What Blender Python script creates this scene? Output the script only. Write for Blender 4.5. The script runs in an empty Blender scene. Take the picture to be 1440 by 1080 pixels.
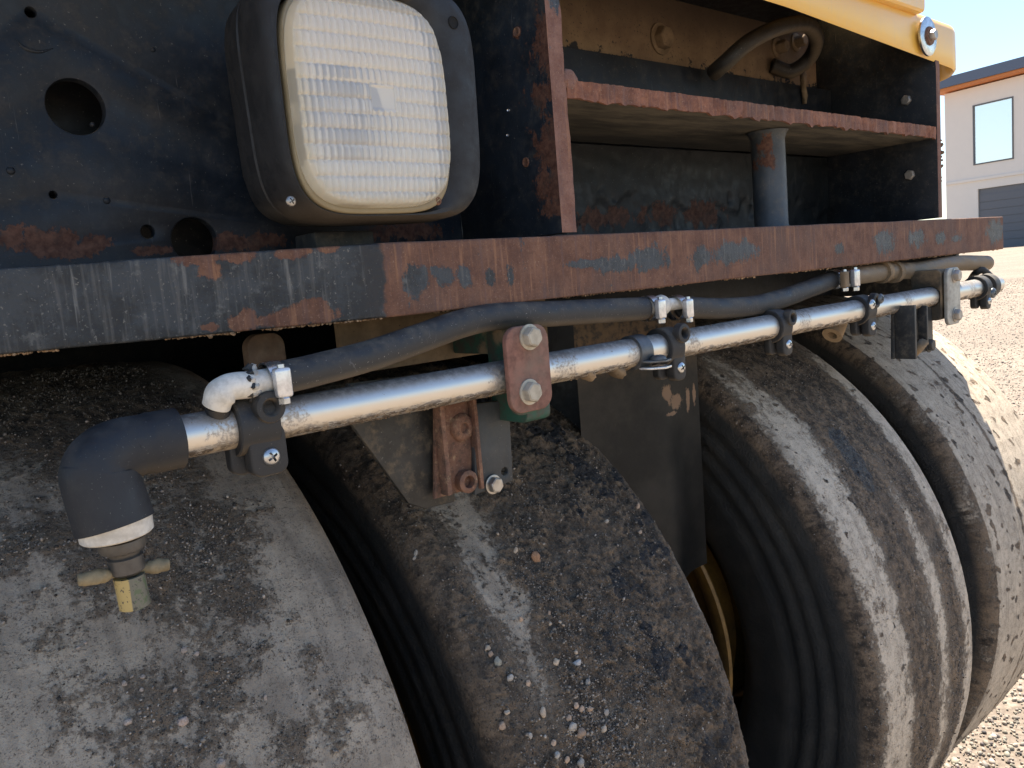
import bpy, bmesh, math, random
import numpy as np
from mathutils import Vector, Matrix
from mathutils.bvhtree import BVHTree

random.seed(7); rng = np.random.default_rng(7)
scene = bpy.context.scene
COL = scene.collection

# ------------------------------------------------------------------ camera
# world frame: x along the bumper, y into the machine, z up; z = 0 is eye height
FOC = 1150.0
_X = Vector((1354, -264, 1150)).normalized()
_D = Vector((774, 8981, 1150)); _D = (_D - _D.dot(_X) * _X).normalized()
_Z = -_D; _Y = _Z.cross(_X)
CAM = Vector((0.0, -0.5749, 0.0))
def ray(px, py):
    c = Vector(((px - 720) / FOC, (py - 540) / FOC, 1.0))
    return Vector((_X.dot(c), _Y.dot(c), _Z.dot(c)))
def at(px, py, y=None, x=None, z=None):
    """the world point where the sight line of a photograph pixel meets the plane x, y or z = const"""
    d = ray(px, py)
    t = (y - CAM.y) / d.y if y is not None else (x - CAM.x) / d.x if x is not None else (z - CAM.z) / d.z
    return CAM + d * t
cam_data = bpy.data.cameras.new('camera'); cam = bpy.data.objects.new('camera', cam_data); COL.objects.link(cam)
r_ = Vector((_X[0], _Y[0], _Z[0])); u_ = -Vector((_X[1], _Y[1], _Z[1])); f_ = Vector((_X[2], _Y[2], _Z[2]))
cam.matrix_world = Matrix.Translation(CAM) @ Matrix((r_, u_, -f_)).transposed().to_4x4()
cam_data.sensor_width = 36; cam_data.lens = 36 * FOC / 1440
cam_data.clip_start = 0.02; cam_data.clip_end = 2000
scene.camera = cam

# ------------------------------------------------------------------ light
GZ = -1.157
SUN = Vector((0.36, 0.20, 1.0)).normalized()
elev = math.asin(SUN.z); azim = math.atan2(SUN.x, SUN.y)
world = bpy.data.worlds.new("World"); scene.world = world; world.use_nodes = True
nt = world.node_tree; nt.nodes.clear()
sky = nt.nodes.new('ShaderNodeTexSky'); sky.sky_type = 'NISHITA'; sky.sun_disc = False
sky.sun_elevation = elev; sky.sun_rotation = azim; sky.air_density = 1.0; sky.dust_density = .4; sky.ozone_density = 1.5
bg = nt.nodes.new('ShaderNodeBackground'); bg.inputs['Strength'].default_value = 0.074
wo = nt.nodes.new('ShaderNodeOutputWorld')
nt.links.new(sky.outputs[0], bg.inputs[0]); nt.links.new(bg.outputs[0], wo.inputs[0])
sun_l = bpy.data.lights.new('sun', 'SUN'); sun_l.energy = 5.0; sun_l.angle = math.radians(0.5); sun_l.color = (1.0, 0.90, 0.76)
sun_o = bpy.data.objects.new('sun', sun_l); COL.objects.link(sun_o)
sun_o.rotation_euler = SUN.to_track_quat('Z', 'Y').to_euler(); sun_o.location = (2, 2, 8)
vs = scene.view_settings; vs.view_transform = 'Standard'; vs.look = 'None'; vs.gamma = 1; vs.use_curve_mapping = False
vs.exposure = 1.72
cy = scene.cycles
cy.use_denoising = True; cy.max_bounces = 8; cy.diffuse_bounces = 5; cy.glossy_bounces = 4; cy.transmission_bounces = 6
cy.sample_clamp_indirect = 6; cy.caustics_reflective = True; cy.caustics_refractive = True

# ------------------------------------------------------------------ material helper
class Mat:
    def __init__(s, name):
        s.m = bpy.data.materials.new(name); s.m.use_nodes = True; s.t = s.m.node_tree; s.t.nodes.clear()
        s.out = s.n('OutputMaterial'); s.p = s.n('BsdfPrincipled'); s.l(s.p.outputs[0], s.out.inputs[0])
        s.tc = s.n('TexCoord'); s.co = s.tc.outputs['Object']
    def n(s, k): return s.t.nodes.new('ShaderNode' + k)
    def l(s, a, b): s.t.links.new(a, b)
    def put(s, sock, v):
        if isinstance(v, bpy.types.NodeSocket): s.l(v, sock)
        elif isinstance(v, (tuple, list)) and len(v) == 3 and sock.type == 'RGBA': sock.default_value = (*v, 1)
        else: sock.default_value = v
    def set(s, **k):
        for a, v in k.items(): s.put(s.p.inputs[a.replace('_', ' ')], v)
    def mp(s, scale=(1, 1, 1), loc=(0, 0, 0), rot=(0, 0, 0), co=None):
        n = s.n('Mapping'); s.l(co or s.co, n.inputs[0]); n.inputs['Scale'].default_value = scale
        n.inputs['Location'].default_value = loc; n.inputs['Rotation'].default_value = rot; return n.outputs[0]
    def noise(s, scale, detail=6, rough=.6, co=None, dist=0, lac=2.0):
        n = s.n('TexNoise'); s.l(co or s.co, n.inputs['Vector']); n.inputs['Scale'].default_value = scale
        n.inputs['Detail'].default_value = detail; n.inputs['Roughness'].default_value = rough; n.inputs['Distortion'].default_value = dist
        return n.outputs[0]
    def vor(s, scale, co=None, feat='F1', out='Distance', rand=1):
        n = s.n('TexVoronoi'); n.feature = feat; s.l(co or s.co, n.inputs['Vector']); n.inputs['Scale'].default_value = scale
        n.inputs['Randomness'].default_value = rand; return n.outputs[out]
    def ramp(s, fac, lo, hi, a=0.0, b=1.0):
        n = s.n('MapRange'); n.interpolation_type = 'SMOOTHSTEP'; s.put(n.inputs[0], fac)
        for i, v in zip((1, 2, 3, 4), (lo, hi, a, b)): n.inputs[i].default_value = v
        return n.outputs[0]
    def mix(s, fac, a, b):
        n = s.n('Mix'); n.data_type = 'RGBA'; s.put(n.inputs[0], fac); s.put(n.inputs[6], a); s.put(n.inputs[7], b); return n.outputs[2]
    def mul_c(s, c, f):
        n = s.n('Mix'); n.data_type = 'RGBA'; n.blend_type = 'MULTIPLY'; n.inputs[0].default_value = 1
        s.put(n.inputs[6], c); s.put(n.inputs[7], f); return n.outputs[2]
    def op(s, o, a, b=0.0, clamp=False):
        n = s.n('Math'); n.operation = o; n.use_clamp = clamp; s.put(n.inputs[0], a); s.put(n.inputs[1], b); return n.outputs[0]
    def attr(s, name, out='Fac'):
        n = s.n('Attribute'); n.attribute_name = name; return n.outputs[out]
    def sep(s, co=None):
        n = s.n('SeparateXYZ'); s.l(co or s.co, n.inputs[0]); return n.outputs
    def bump(s, h, strength=.5, dist=.001, normal=None):
        n = s.n('Bump'); n.inputs['Strength'].default_value = strength; n.inputs['Distance'].default_value = dist
        s.put(n.inputs['Height'], h)
        if normal: s.l(normal, n.inputs['Normal'])
        return n.outputs[0]
    def nz(s):  # world normal z
        g = s.n('NewGeometry'); q = s.n('SeparateXYZ'); s.l(g.outputs['Normal'], q.inputs[0]); return q.outputs[2]
    def spots(s, lst, wob=.5, nscale=60):
        """ragged blots: lst of (centre, radii); returns about 1 inside, 0 outside"""
        w = s.noise(nscale, 10, .72, co=s.mp(scale=(1, 1, .55))); acc = None
        for c, r in lst:
            mpn = s.mp(scale=tuple(1 / k for k in r), loc=tuple(-a / k for a, k in zip(c, r)))
            v = s.n('VectorMath'); v.operation = 'LENGTH'; s.l(mpn, v.inputs[0])
            acc = v.outputs['Value'] if acc is None else s.op('MINIMUM', acc, v.outputs['Value'])
        w2 = s.noise(nscale * 5, 6, .7)
        d = s.op('ADD', acc, s.op('MULTIPLY', s.op('SUBTRACT', w, .5), wob * 9))
        d = s.op('ADD', d, s.op('MULTIPLY', s.op('SUBTRACT', w2, .5), wob * 3))
        return s.ramp(d, .86, 1.12, 1, 0)

MATS = {}
def black_paint(name='black_paint', dust=.22, base=(.008, .0105, .0145), rust=None, dustcol=(.16, .14, .11), nscale=9, up=True):
    m = Mat(name)
    n1 = m.noise(nscale, 8, .65); n2 = m.noise(70, 6, .7); n3 = m.noise(420, 3, .6)
    c = m.mix(m.ramp(n1, .35, .7), base, tuple(k * 2.1 for k in base))
    c = m.mix(m.op('MULTIPLY', m.ramp(n2, .45, .8), dust), c, dustcol)
    c = m.mix(m.op('MULTIPLY', m.ramp(n3, .66, .74), .5), c, (.22, .21, .19))
    sc = m.noise(1.0, 5, .6, co=m.mp(scale=(260, 260, 14)))
    c = m.mix(m.op('MULTIPLY', m.ramp(sc, .68, .74), .25), c, (.18, .18, .18))
    rough = m.ramp(n2, .3, .7, .38, .62); h = m.op('ADD', m.op('MULTIPLY', n3, .3), n2)
    if up:
        c = m.mix(m.op('MULTIPLY', m.ramp(m.nz(), .55, .95), m.ramp(n1, .2, .6, .4, .9)), c, (.2, .16, .11))
    if rust:
        k = m.spots(rust); rn = m.noise(160, 7, .7)
        rc = m.mix(m.ramp(rn, .3, .7), (.055, .024, .017), (.14, .07, .048)); rc = m.mix(m.ramp(n2, .5, .7, 0, .7), rc, (.04, .035, .033))
        c = m.mix(k, c, rc); rough = m.mix(k, rough, (.85, .85, .85)); h = m.op('SUBTRACT', h, m.op('MULTIPLY', k, .35))
    m.set(Base_Color=c, Roughness=rough, Normal=m.bump(h, .35, .0008)); m.set(Specular_IOR_Level=.32)
    return m.m
def rust_mat(name, c1=(.095, .042, .028), c2=(.20, .10, .062), paint=None, paintcol=(.036, .043, .050), streak=True, extra_rust=None, split=None):
    m = Mat(name)
    a = m.noise(35, 9, .7); b = m.noise(240, 6, .7)
    st = m.noise(1, 5, .62, co=m.mp(scale=(210, 210, 12)))
    c = m.mix(m.ramp(a, .3, .7), c1, c2)
    c = m.mix(m.op('MULTIPLY', m.ramp(b, .5, .75), .7), c, (.08, .035, .025))
    big = m.noise(9, 6, .6); c = m.mix(m.ramp(big, .45, .68, 0, .7), c, (.105, .065, .052)); c = m.mix(m.ramp(m.noise(520, 4, .7), .58, .68, 0, .55), c, (.36, .24, .17))
    if not streak: c = m.mix(m.ramp(m.noise(75, 8, .72), .48, .66, 0, .8), c, (.05, .035, .026)); c = m.mix(m.ramp(m.noise(110, 8, .72), .56, .68, 0, .8), c, (.34, .23, .135))
    if streak:
        c = m.mix(m.op('MULTIPLY', m.ramp(st, .52, .7), .55), c, (.34, .17, .09))
        st2 = m.noise(1, 4, .6, co=m.mp(scale=(150, 150, 7), loc=(3, 1, 5)))
        c = m.mix(m.op('MULTIPLY', m.ramp(st2, .52, .68), .5), c, (.12, .075, .07))
    h = m.op('ADD', m.op('MULTIPLY', a, 1.5), b); rough = .82
    pc = m.mix(m.ramp(m.noise(24, 9, .74), .42, .6), paintcol, tuple(k * .42 for k in paintcol)); pc = m.mix(m.ramp(m.noise(60, 8, .7), .56, .68, 0, .6), pc, (.13, .135, .13))
    pc = m.mix(m.ramp(m.noise(1, 5, .65, co=m.mp(scale=(90, 90, 5), loc=(7, 2, 1))), .60, .68, 0, .45), pc, (.24, .235, .22))
    pc = m.mix(m.op('MULTIPLY', m.ramp(st, .5, .72), .3), pc, (.2, .19, .17))
    pc = m.mix(m.op('MULTIPLY', m.ramp(m.noise(400, 3, .6), .62, .7), .5), pc, (.25, .24, .21))
    k = None
    if paint: k = m.spots(paint, .42, 75); k = m.op('MAXIMUM', k, m.ramp(m.noise(26, 10, .74, co=m.mp(scale=(1, 1, .7))), .615, .64))
    if split is not None:
        xs = m.op('ADD', m.sep()[0], m.op('MULTIPLY', m.op('SUBTRACT', m.noise(40, 6, .6), .5), .022))
        left = m.ramp(xs, split - .002, split + .002, 1, 0)
        k = left if k is None else m.op('MAXIMUM', left, k)
        if extra_rust: k = m.op('MULTIPLY', k, m.op('SUBTRACT', 1.0, m.spots(extra_rust, .33, 70)))
        seam = m.ramp(m.op('ABSOLUTE', m.op('SUBTRACT', xs, split - .008)), .003, .012, 1, 0)
    if k is not None:
        c = m.mix(k, c, pc); rough = m.mix(k, (.85,) * 3, (.5,) * 3); h = m.op('ADD', h, m.op('MULTIPLY', k, .25))
    if split is not None:
        c = m.mix(m.op('MULTIPLY', seam, m.ramp(st, .35, .6, .35, .95)), c, (.02, .02, .022))
    m.set(Base_Color=c, Roughness=rough, Normal=m.bump(m.op('ADD', h, m.op('MULTIPLY', m.noise(420, 5, .7), .6)), .8, .0012)); return m.m
def simple(name, col, rough=.5, metal=0., dust=.3, dustcol=(.25, .2, .14), grain=.3, fs=120, bump=.3, dist=.0005):
    m = Mat(name)
    n1 = m.noise(fs * .2, 7, .65); n2 = m.noise(fs, 6, .65)
    c = m.mix(m.ramp(n2, .35, .7), col, tuple(k * (1 - grain) for k in col))
    dk = m.op('MULTIPLY', m.ramp(n1, .42, .72), dust)
    c = m.mix(dk, c, dustcol)
    m.set(Base_Color=c, Roughness=m.mix(dk, (rough,) * 3, (.9,) * 3), Normal=m.bump(n2, bump, dist))
    m.put(m.p.inputs['Metallic'], m.op('MULTIPLY', m.op('SUBTRACT', 1, dk), metal)); return m.m
def P(px, py, y=0.): return at(px, py, y=y)
def chrome_mat():
    m = Mat('polished_pipe')
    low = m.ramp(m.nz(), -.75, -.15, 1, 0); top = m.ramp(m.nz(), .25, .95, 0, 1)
    g = m.noise(1, 8, .7, co=m.mp(scale=(60, 220, 220))); g2 = m.noise(130, 7, .7); sp = m.noise(500, 3, .6)
    grime = m.op('MULTIPLY', m.ramp(m.op('ADD', g, m.op('MULTIPLY', low, .22)), .60, .70), low)
    dusty = m.op('MULTIPLY', top, m.ramp(g2, .3, .62, .6, .95))
    speck = m.ramp(sp, .74, .78)
    near = m.spots([(tuple(P(a, b)), (.014, .05, .05)) for a, b in ((318, 606), (402, 590), (693, 530), (780, 508), (880, 487), (955, 468), (1078, 450), (1108, 443), (1195, 428), (1250, 415), (1296, 407), (1338, 400))], .35, 120)
    near_ = (m.op('MULTIPLY', near, m.ramp(m.noise(320, 5, .7), .42, .60, .1, .65)))
    c = m.mix(grime, (.66, .64, .60), (.07, .05, .035)); c = m.mix(near_, c, (.30, .235, .16))
    c = m.mix(m.op('MULTIPLY', low, m.ramp(g2, .45, .6, 0, .5)), c, (.5, .4, .28))  # tan tint puts a warm ground reflection into the lower half's colour
    c = m.mix(dusty, c, (.11, .10, .095)); c = m.mix(m.op('MULTIPLY', speck, .7), c, (.3, .24, .17))
    grime = m.op('MAXIMUM', grime, near_); d = m.op('MAXIMUM', m.op('MAXIMUM', grime, m.op('MULTIPLY', dusty, .8)), m.op('MULTIPLY', speck, .8))
    m.set(Base_Color=c, Roughness=m.ramp(d, 0, 1, .40, .85), Normal=m.bump(m.op('ADD', m.op('MULTIPLY', d, 1.5), m.op('MULTIPLY', g2, .25)), .2, .0004))
    m.put(m.p.inputs['Metallic'], m.op('SUBTRACT', 1, d)); return m.m
def rubber_mat(name, base=(.022, .024, .027), dust=.5, dustcol=(.2, .17, .13), specks=.8, scratch=.0):
    m = Mat(name)
    n = m.noise(45, 8, .7); f = m.noise(600, 3, .6); v = m.vor(300)
    up = m.ramp(m.nz(), -.1, .9, .25, 1)
    c = m.mix(m.op('MULTIPLY', m.op('MULTIPLY', m.ramp(n, .38, .7), up), dust), base, dustcol)
    c = m.mix(m.op('MULTIPLY', m.ramp(m.nz(), -.9, -.35, .6, 0), dust), c, (.32, .24, .15))  # warm ground bounce painted onto the undersides
    w = m.n('TexWave'); w.inputs['Scale'].default_value = 40; w.inputs['Distortion'].default_value = 14; w.inputs['Detail'].default_value = 3
    m.l(m.co, w.inputs[0])
    c = m.mix(m.op('MULTIPLY', m.op('MULTIPLY', m.ramp(w.outputs[1], .97, 1.0), m.ramp(n, .52, .62)), scratch), c, (.2, .2, .2))
    c = m.mix(m.op('MULTIPLY', m.ramp(f, .67, .72), specks), c, (.35, .33, .29))
    m.set(Base_Color=c, Roughness=m.ramp(n, .3, .7, .48, .8), Normal=m.bump(m.op('ADD', n, m.op('MULTIPLY', f, .3)), .35, .0006)); return m.m
def tan_mat(name='tan_dust', dark=.5, col=(.30, .215, .13)):
    m = Mat(name)
    n = m.noise(14, 8, .65); f = m.noise(180, 6, .7); s = m.noise(330, 4, .6)
    c = m.mix(m.ramp(n, .35, .65), col, tuple(k * dark for k in col)); c = m.mix(m.op('MULTIPLY', m.ramp(f, .5, .75), .5), c, (.1, .07, .045))
    c = m.mix(m.ramp(s, .66, .7), c, (.04, .03, .025))
    m.set(Base_Color=c, Roughness=.92, Normal=m.bump(m.op('ADD', f, n), .5, .001)); return m.m

# ------------------------------------------------------------------ mesh helpers
def link(name, mesh, mats, parent=None, smooth=None, kind=None, label=None, cat=None, group=None):
    o = bpy.data.objects.new(name, mesh); COL.objects.link(o)
    for m in (mats if isinstance(mats, (list, tuple)) else [mats]): mesh.materials.append(m)
    if smooth is not None:
        if smooth >= 180: mesh.polygons.foreach_set('use_smooth', [True] * len(mesh.polygons))
        else: mesh.shade_smooth() if hasattr(mesh, 'shade_smooth') else None
        if smooth < 180:
            b = bmesh.new(); b.from_mesh(mesh); lim = math.radians(smooth)
            for e in b.edges:
                if len(e.link_faces) == 2 and e.calc_face_angle(0) > lim: e.smooth = False
            b.to_mesh(mesh); b.free()
    if parent is not None:
        o.parent = parent; o.matrix_parent_inverse = wm(parent).inverted()
    for k, v in (('kind', kind), ('label', label), ('category', cat), ('group', group)):
        if v: o[k] = v
    return o
def wm(o):
    m = o.matrix_basis.copy()
    while o.parent is not None:
        m = o.parent.matrix_basis @ o.matrix_parent_inverse @ m if False else m
        break
    return WMS.get(o.name, m)
WMS = {}
def empty(name, loc, parent=None, label=None, cat=None, group=None):
    o = bpy.data.objects.new(name, None); COL.objects.link(o); o.empty_display_size = .05
    o.location = loc; WMS[o.name] = Matrix.Translation(loc)
    if parent is not None: o.parent = parent; o.matrix_parent_inverse = wm(parent).inverted()
    for k, v in (('label', label), ('category', cat), ('group', group)):
        if v: o[k] = v
    return o
def bm2me(bm, name='m'):
    me = bpy.data.meshes.new(name); bmesh.ops.recalc_face_normals(bm, faces=bm.faces); bm.to_mesh(me); bm.free(); return me
def box(lo, hi, bev=.001, jitter=0, seg=2):
    bm = bmesh.new(); bmesh.ops.create_cube(bm, size=1)
    for v in bm.verts:
        v.co = Vector([lo[i] if v.co[i] < 0 else hi[i] for i in range(3)])
    if bev: bmesh.ops.bevel(bm, geom=bm.edges[:], offset=bev, segments=seg, affect='EDGES', profile=.6)
    return bm2me(bm)
def frame_of(axis):
    axis = Vector(axis).normalized(); up = Vector((0, 0, 1)) if abs(axis.z) < .9 else Vector((0, 1, 0))
    a = axis.cross(up).normalized(); return a, a.cross(axis).normalized(), axis
def lathe(origin, axis, prof, seg=32, bm=None, caps=False):
    """prof: (distance along the axis, radius)"""
    own = bm is None; bm = bm or bmesh.new(); a, b, c = frame_of(axis); origin = Vector(origin); rings = []
    for h, r in prof:
        if r < 1e-6: rings.append([bm.verts.new(origin + c * h)])
        else: rings.append([bm.verts.new(origin + c * h + (a * math.cos(t) + b * math.sin(t)) * r) for t in [2 * math.pi * i / seg for i in range(seg)]])
    for p, q in zip(rings, rings[1:]):
        for i in range(seg):
            j = (i + 1) % seg
            if len(p) == 1 and len(q) == 1: continue
            if len(p) == 1: bm.faces.new((p[0], q[i], q[j]))
            elif len(q) == 1: bm.faces.new((p[i], p[j], q[0]))
            else: bm.faces.new((p[i], p[j], q[j], q[i]))
    return bm2me(bm) if own else bm
def spline(pts, n=60):
    pts = [Vector(p) for p in pts]; P = [2 * pts[0] - pts[1]] + pts + [2 * pts[-1] - pts[-2]]; out = []
    segs = len(pts) - 1; per = max(2, n // segs)
    for i in range(segs):
        a, b, c, d = P[i:i + 4]
        for k in range(per):
            t = k / per
            out.append(.5 * ((2 * b) + (c - a) * t + (2 * a - 5 * b + 4 * c - d) * t * t + (3 * b - a - 3 * c + d) * t ** 3))
    out.append(pts[-1]); return out
def tube(path, rad, seg=24, hollow=0, bm=None, wob=0):
    own = bm is None; bm = bm or bmesh.new(); n = len(path)
    R = rad if callable(rad) else (lambda t: rad)
    T = [(path[min(i + 1, n - 1)] - path[max(i - 1, 0)]).normalized() for i in range(n)]
    a = frame_of(T[0])[0]; rings = []
    for i, p in enumerate(path):
        a = (a - a.dot(T[i]) * T[i]).normalized(); b = T[i].cross(a); r = R(i / (n - 1))
        rings.append([bm.verts.new(p + (a * math.cos(t) + b * math.sin(t)) * r * (1 + wob * math.sin(3 * t + i * .7) * random.random())) for t in [2 * math.pi * k / seg for k in range(seg)]])
    for p, q in zip(rings, rings[1:]):
        for k in range(seg): bm.faces.new((p[k], p[(k + 1) % seg], q[(k + 1) % seg], q[k]))
    for end, idx, sgn in ((rings[0], 0, -1), (rings[-1], -1, 1)):
        if hollow:
            c = path[idx]; t = T[idx] * sgn
            inn = [bm.verts.new(c + (v.co - c) * hollow) for v in end]; dep = [bm.verts.new(v.co - t * R(0) * 1.5) for v in inn]
            for k in range(seg):
                j = (k + 1) % seg; bm.faces.new((end[k], end[j], inn[j], inn[k])); bm.faces.new((inn[k], inn[j], dep[j], dep[k]))
            bm.faces.new(dep)
        else: bm.faces.new(end)
    return bm2me(bm) if own else bm
def slab(outline, axis_o, ax, ay, thick, holes=(), bev=.0012, res=1):
    """flat plate cut from an outline (2-D in metres along ax, ay) with round or polygonal holes, thickness towards ax x ay"""
    cu = bpy.data.curves.new('c', 'CURVE'); cu.dimensions = '2D'; cu.fill_mode = 'BOTH'
    cu.extrude = max(thick / 2 - bev, 1e-5); cu.bevel_depth = bev; cu.bevel_resolution = res; cu.offset = -bev
    def add(pts):
        s = cu.splines.new('POLY'); s.points.add(len(pts) - 1)
        for q, p in zip(s.points, pts): q.co = (p[0], p[1], 0, 1)
        s.use_cyclic_u = True
    add(outline)
    for h in holes:
        if len(h) == 3: add([(h[0] + h[2] * math.cos(-t), h[1] + h[2] * math.sin(-t)) for t in [2 * math.pi * i / 40 for i in range(40)]])
        else: add(h)
    o = bpy.data.objects.new('c', cu); COL.objects.link(o); dg = bpy.context.evaluated_depsgraph_get()
    me = bpy.data.meshes.new_from_object(o.evaluated_get(dg)); bpy.data.objects.remove(o); bpy.data.curves.remove(cu)
    me.materials.clear()
    ax = Vector(ax).normalized(); ay = Vector(ay).normalized(); az = ax.cross(ay)
    M = Matrix((ax, ay, az)).transposed().to_4x4(); M.translation = Vector(axis_o)
    me.transform(M); bm = bmesh.new(); bm.from_mesh(me); bmesh.ops.remove_doubles(bm, verts=bm.verts, dist=1e-5)
    me2 = bm2me(bm); bpy.data.meshes.remove(me); return me2
XZ = ((1, 0, 0), (0, 0, 1))          # a plate facing the camera side; its normal ax x ay is -y
def fplate(pts, y, thick, holes=(), bev=.0012, res=1):
    """front-facing plate: outline in (x, z), front face at y"""
    return slab(pts, (0, y + thick / 2, 0), *XZ, thick, holes, bev, res)
def sideplate(pts, x, thick, holes=(), bev=.0012):
    return slab(pts, (x + thick / 2, 0, 0), (0, 1, 0), (0, 0, 1), thick, holes, bev)
def rrect(cx, cz, w, h, r, n=6):
    out = []
    for sx, sz, a0 in ((1, 1, 0), (-1, 1, 90), (-1, -1, 180), (1, -1, 270)):
        for i in range(n + 1):
            a = math.radians(a0 + 90 * i / n); out.append((cx + sx * (w / 2 - r) + r * math.cos(a), cz + sz * (h / 2 - r) + r * math.sin(a)))
    return out
def join(*mes):
    bm = bmesh.new()
    for m in mes: bm.from_mesh(m); bpy.data.meshes.remove(m)
    me = bpy.data.meshes.new('m'); bm.to_mesh(me); bm.free(); return me
def hexbolt(p, axis, r, h, mat, parent, name='bolt', washer=1.5, label=None, rot=0.3):
    a, b, c = frame_of(axis); p = Vector(p); bm = bmesh.new(); rings = []
    for hh, rr in ((0, 1), (h * .8, 1), (h, .86)):
        rings.append([bm.verts.new(p + c * hh + (a * math.cos(t) + b * math.sin(t)) * r * rr) for t in [rot + math.pi / 3 * i for i in range(6)]])
    for q, s in zip(rings, rings[1:]):
        for i in range(6): bm.faces.new((q[i], q[(i + 1) % 6], s[(i + 1) % 6], s[i]))
    bm.faces.new(rings[-1]); bmesh.ops.bevel(bm, geom=bm.edges[:], offset=r * .07, segments=2, affect='EDGES')
    if washer: lathe(p, c, [(0, 0), (0, r * washer), (h * .16, r * washer), (h * .18, r * washer * .95), (h * .18, 0)], 28, bm)
    return link(name, bm2me(bm), mat, parent, 40, label=label)
def crosshead(p, axis, r, mat, dark, parent, name='screw'):
    """domed screw head with a cross recess cut in"""
    a, b, c = frame_of(axis); p = Vector(p); bm = bmesh.new(); N = 44; g = {}
    ang = .5
    for i in range(N + 1):
        for j in range(N + 1):
            u, v = i / N * 2 - 1, j / N * 2 - 1
            d = max(abs(u), abs(v)); l = math.hypot(u, v) or 1; x, z = (u / l * d, v / l * d) if l > 1e-6 else (0, 0)
            x, z = u * math.sqrt(1 - v * v / 2), v * math.sqrt(1 - u * u / 2)
            rr = min(1, math.hypot(x, z)); h = .55 * math.sqrt(max(0, 1 - rr ** 2.4)) * r
            xr = x * math.cos(ang) - z * math.sin(ang); zr = x * math.sin(ang) + z * math.cos(ang)
            if (abs(xr) < .10 and abs(zr) < .56) or (abs(zr) < .10 and abs(xr) < .56): h -= .5 * r
            g[i, j] = bm.verts.new(p + (a * x + b * z) * r + c * h)
    for i in range(N):
        for j in range(N): 
            f = bm.faces.new((g[i, j], g[i + 1, j], g[i + 1, j + 1], g[i, j + 1]))
    return link(name, bm2me(bm), mat, parent, 50)

# numpy gradient noise
_perm = rng.permutation(4096).astype(np.int64)
_grad = rng.normal(size=(4096, 3)); _grad /= np.linalg.norm(_grad, axis=1)[:, None]
def perlin(p):
    i = np.floor(p).astype(np.int64); f = p - i; w = f * f * f * (f * (f * 6 - 15) + 10); out = 0
    for dx in (0, 1):
        for dy in (0, 1):
            for dz in (0, 1):
                h = _perm[(i[:, 0] + dx + _perm[(i[:, 1] + dy + _perm[(i[:, 2] + dz) & 4095]) & 4095]) & 4095]
                d = (_grad[h] * (f - (dx, dy, dz))).sum(1)
                out = out + d * (w[:, 0] if dx else 1 - w[:, 0]) * (w[:, 1] if dy else 1 - w[:, 1]) * (w[:, 2] if dz else 1 - w[:, 2])
    return out
def fbm(p, scale, octs=5, gain=.55, off=0.0):
    q = p * scale + off; a = 1; s = 0; t = 0
    for _ in range(octs): s = s + a * perlin(q); t += a; a *= gain; q = q * 2.03 + 17.3
    return s / t * 1.7
def sstep(x, a, b):
    t = np.clip((x - a) / (b - a), 0, 1); return t * t * (3 - 2 * t)
def roughen(me, amp, scale, octs=4, axis=None, seed=0):
    n = len(me.vertices); co = np.empty(n * 3); me.vertices.foreach_get('co', co); co = co.reshape(-1, 3)
    no = np.empty(n * 3); me.vertices.foreach_get('normal', no); no = no.reshape(-1, 3)
    d = fbm(co, scale, octs, off=seed)[:, None] * amp
    co = co + d * (no if axis is None else np.array(axis)[None]); me.vertices.foreach_set('co', co.ravel()); me.update()
def densebox(lo, hi, step):
    bm = bmesh.new(); n = [max(1, int(round((hi[i] - lo[i]) / step))) for i in range(3)]; V = {}
    def v(i, j, k):
        if (i, j, k) not in V: V[i, j, k] = bm.verts.new([lo[a] + (hi[a] - lo[a]) * q / n[a] for a, q in enumerate((i, j, k))])
        return V[i, j, k]
    for i in range(n[0]):
        for j in range(n[1]):
            for k in (0, n[2]): bm.faces.new((v(i, j, k), v(i + 1, j, k), v(i + 1, j + 1, k), v(i, j + 1, k)))
    for i in range(n[0]):
        for k in range(n[2]):
            for j in (0, n[1]): bm.faces.new((v(i, j, k), v(i + 1, j, k), v(i + 1, j, k + 1), v(i, j, k + 1)))
    for j in range(n[1]):
        for k in range(n[2]):
            for i in (0, n[0]): bm.faces.new((v(i, j, k), v(i, j + 1, k), v(i, j + 1, k + 1), v(i, j, k + 1)))
    return bm2me(bm)
ICO = None
def ico_base():
    bm = bmesh.new(); bmesh.ops.create_icosphere(bm, subdivisions=1, radius=1)
    v = np.array([x.co[:] for x in bm.verts]); f = np.array([[q.index for q in p.verts] for p in bm.faces]); bm.free(); return v, f
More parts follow.
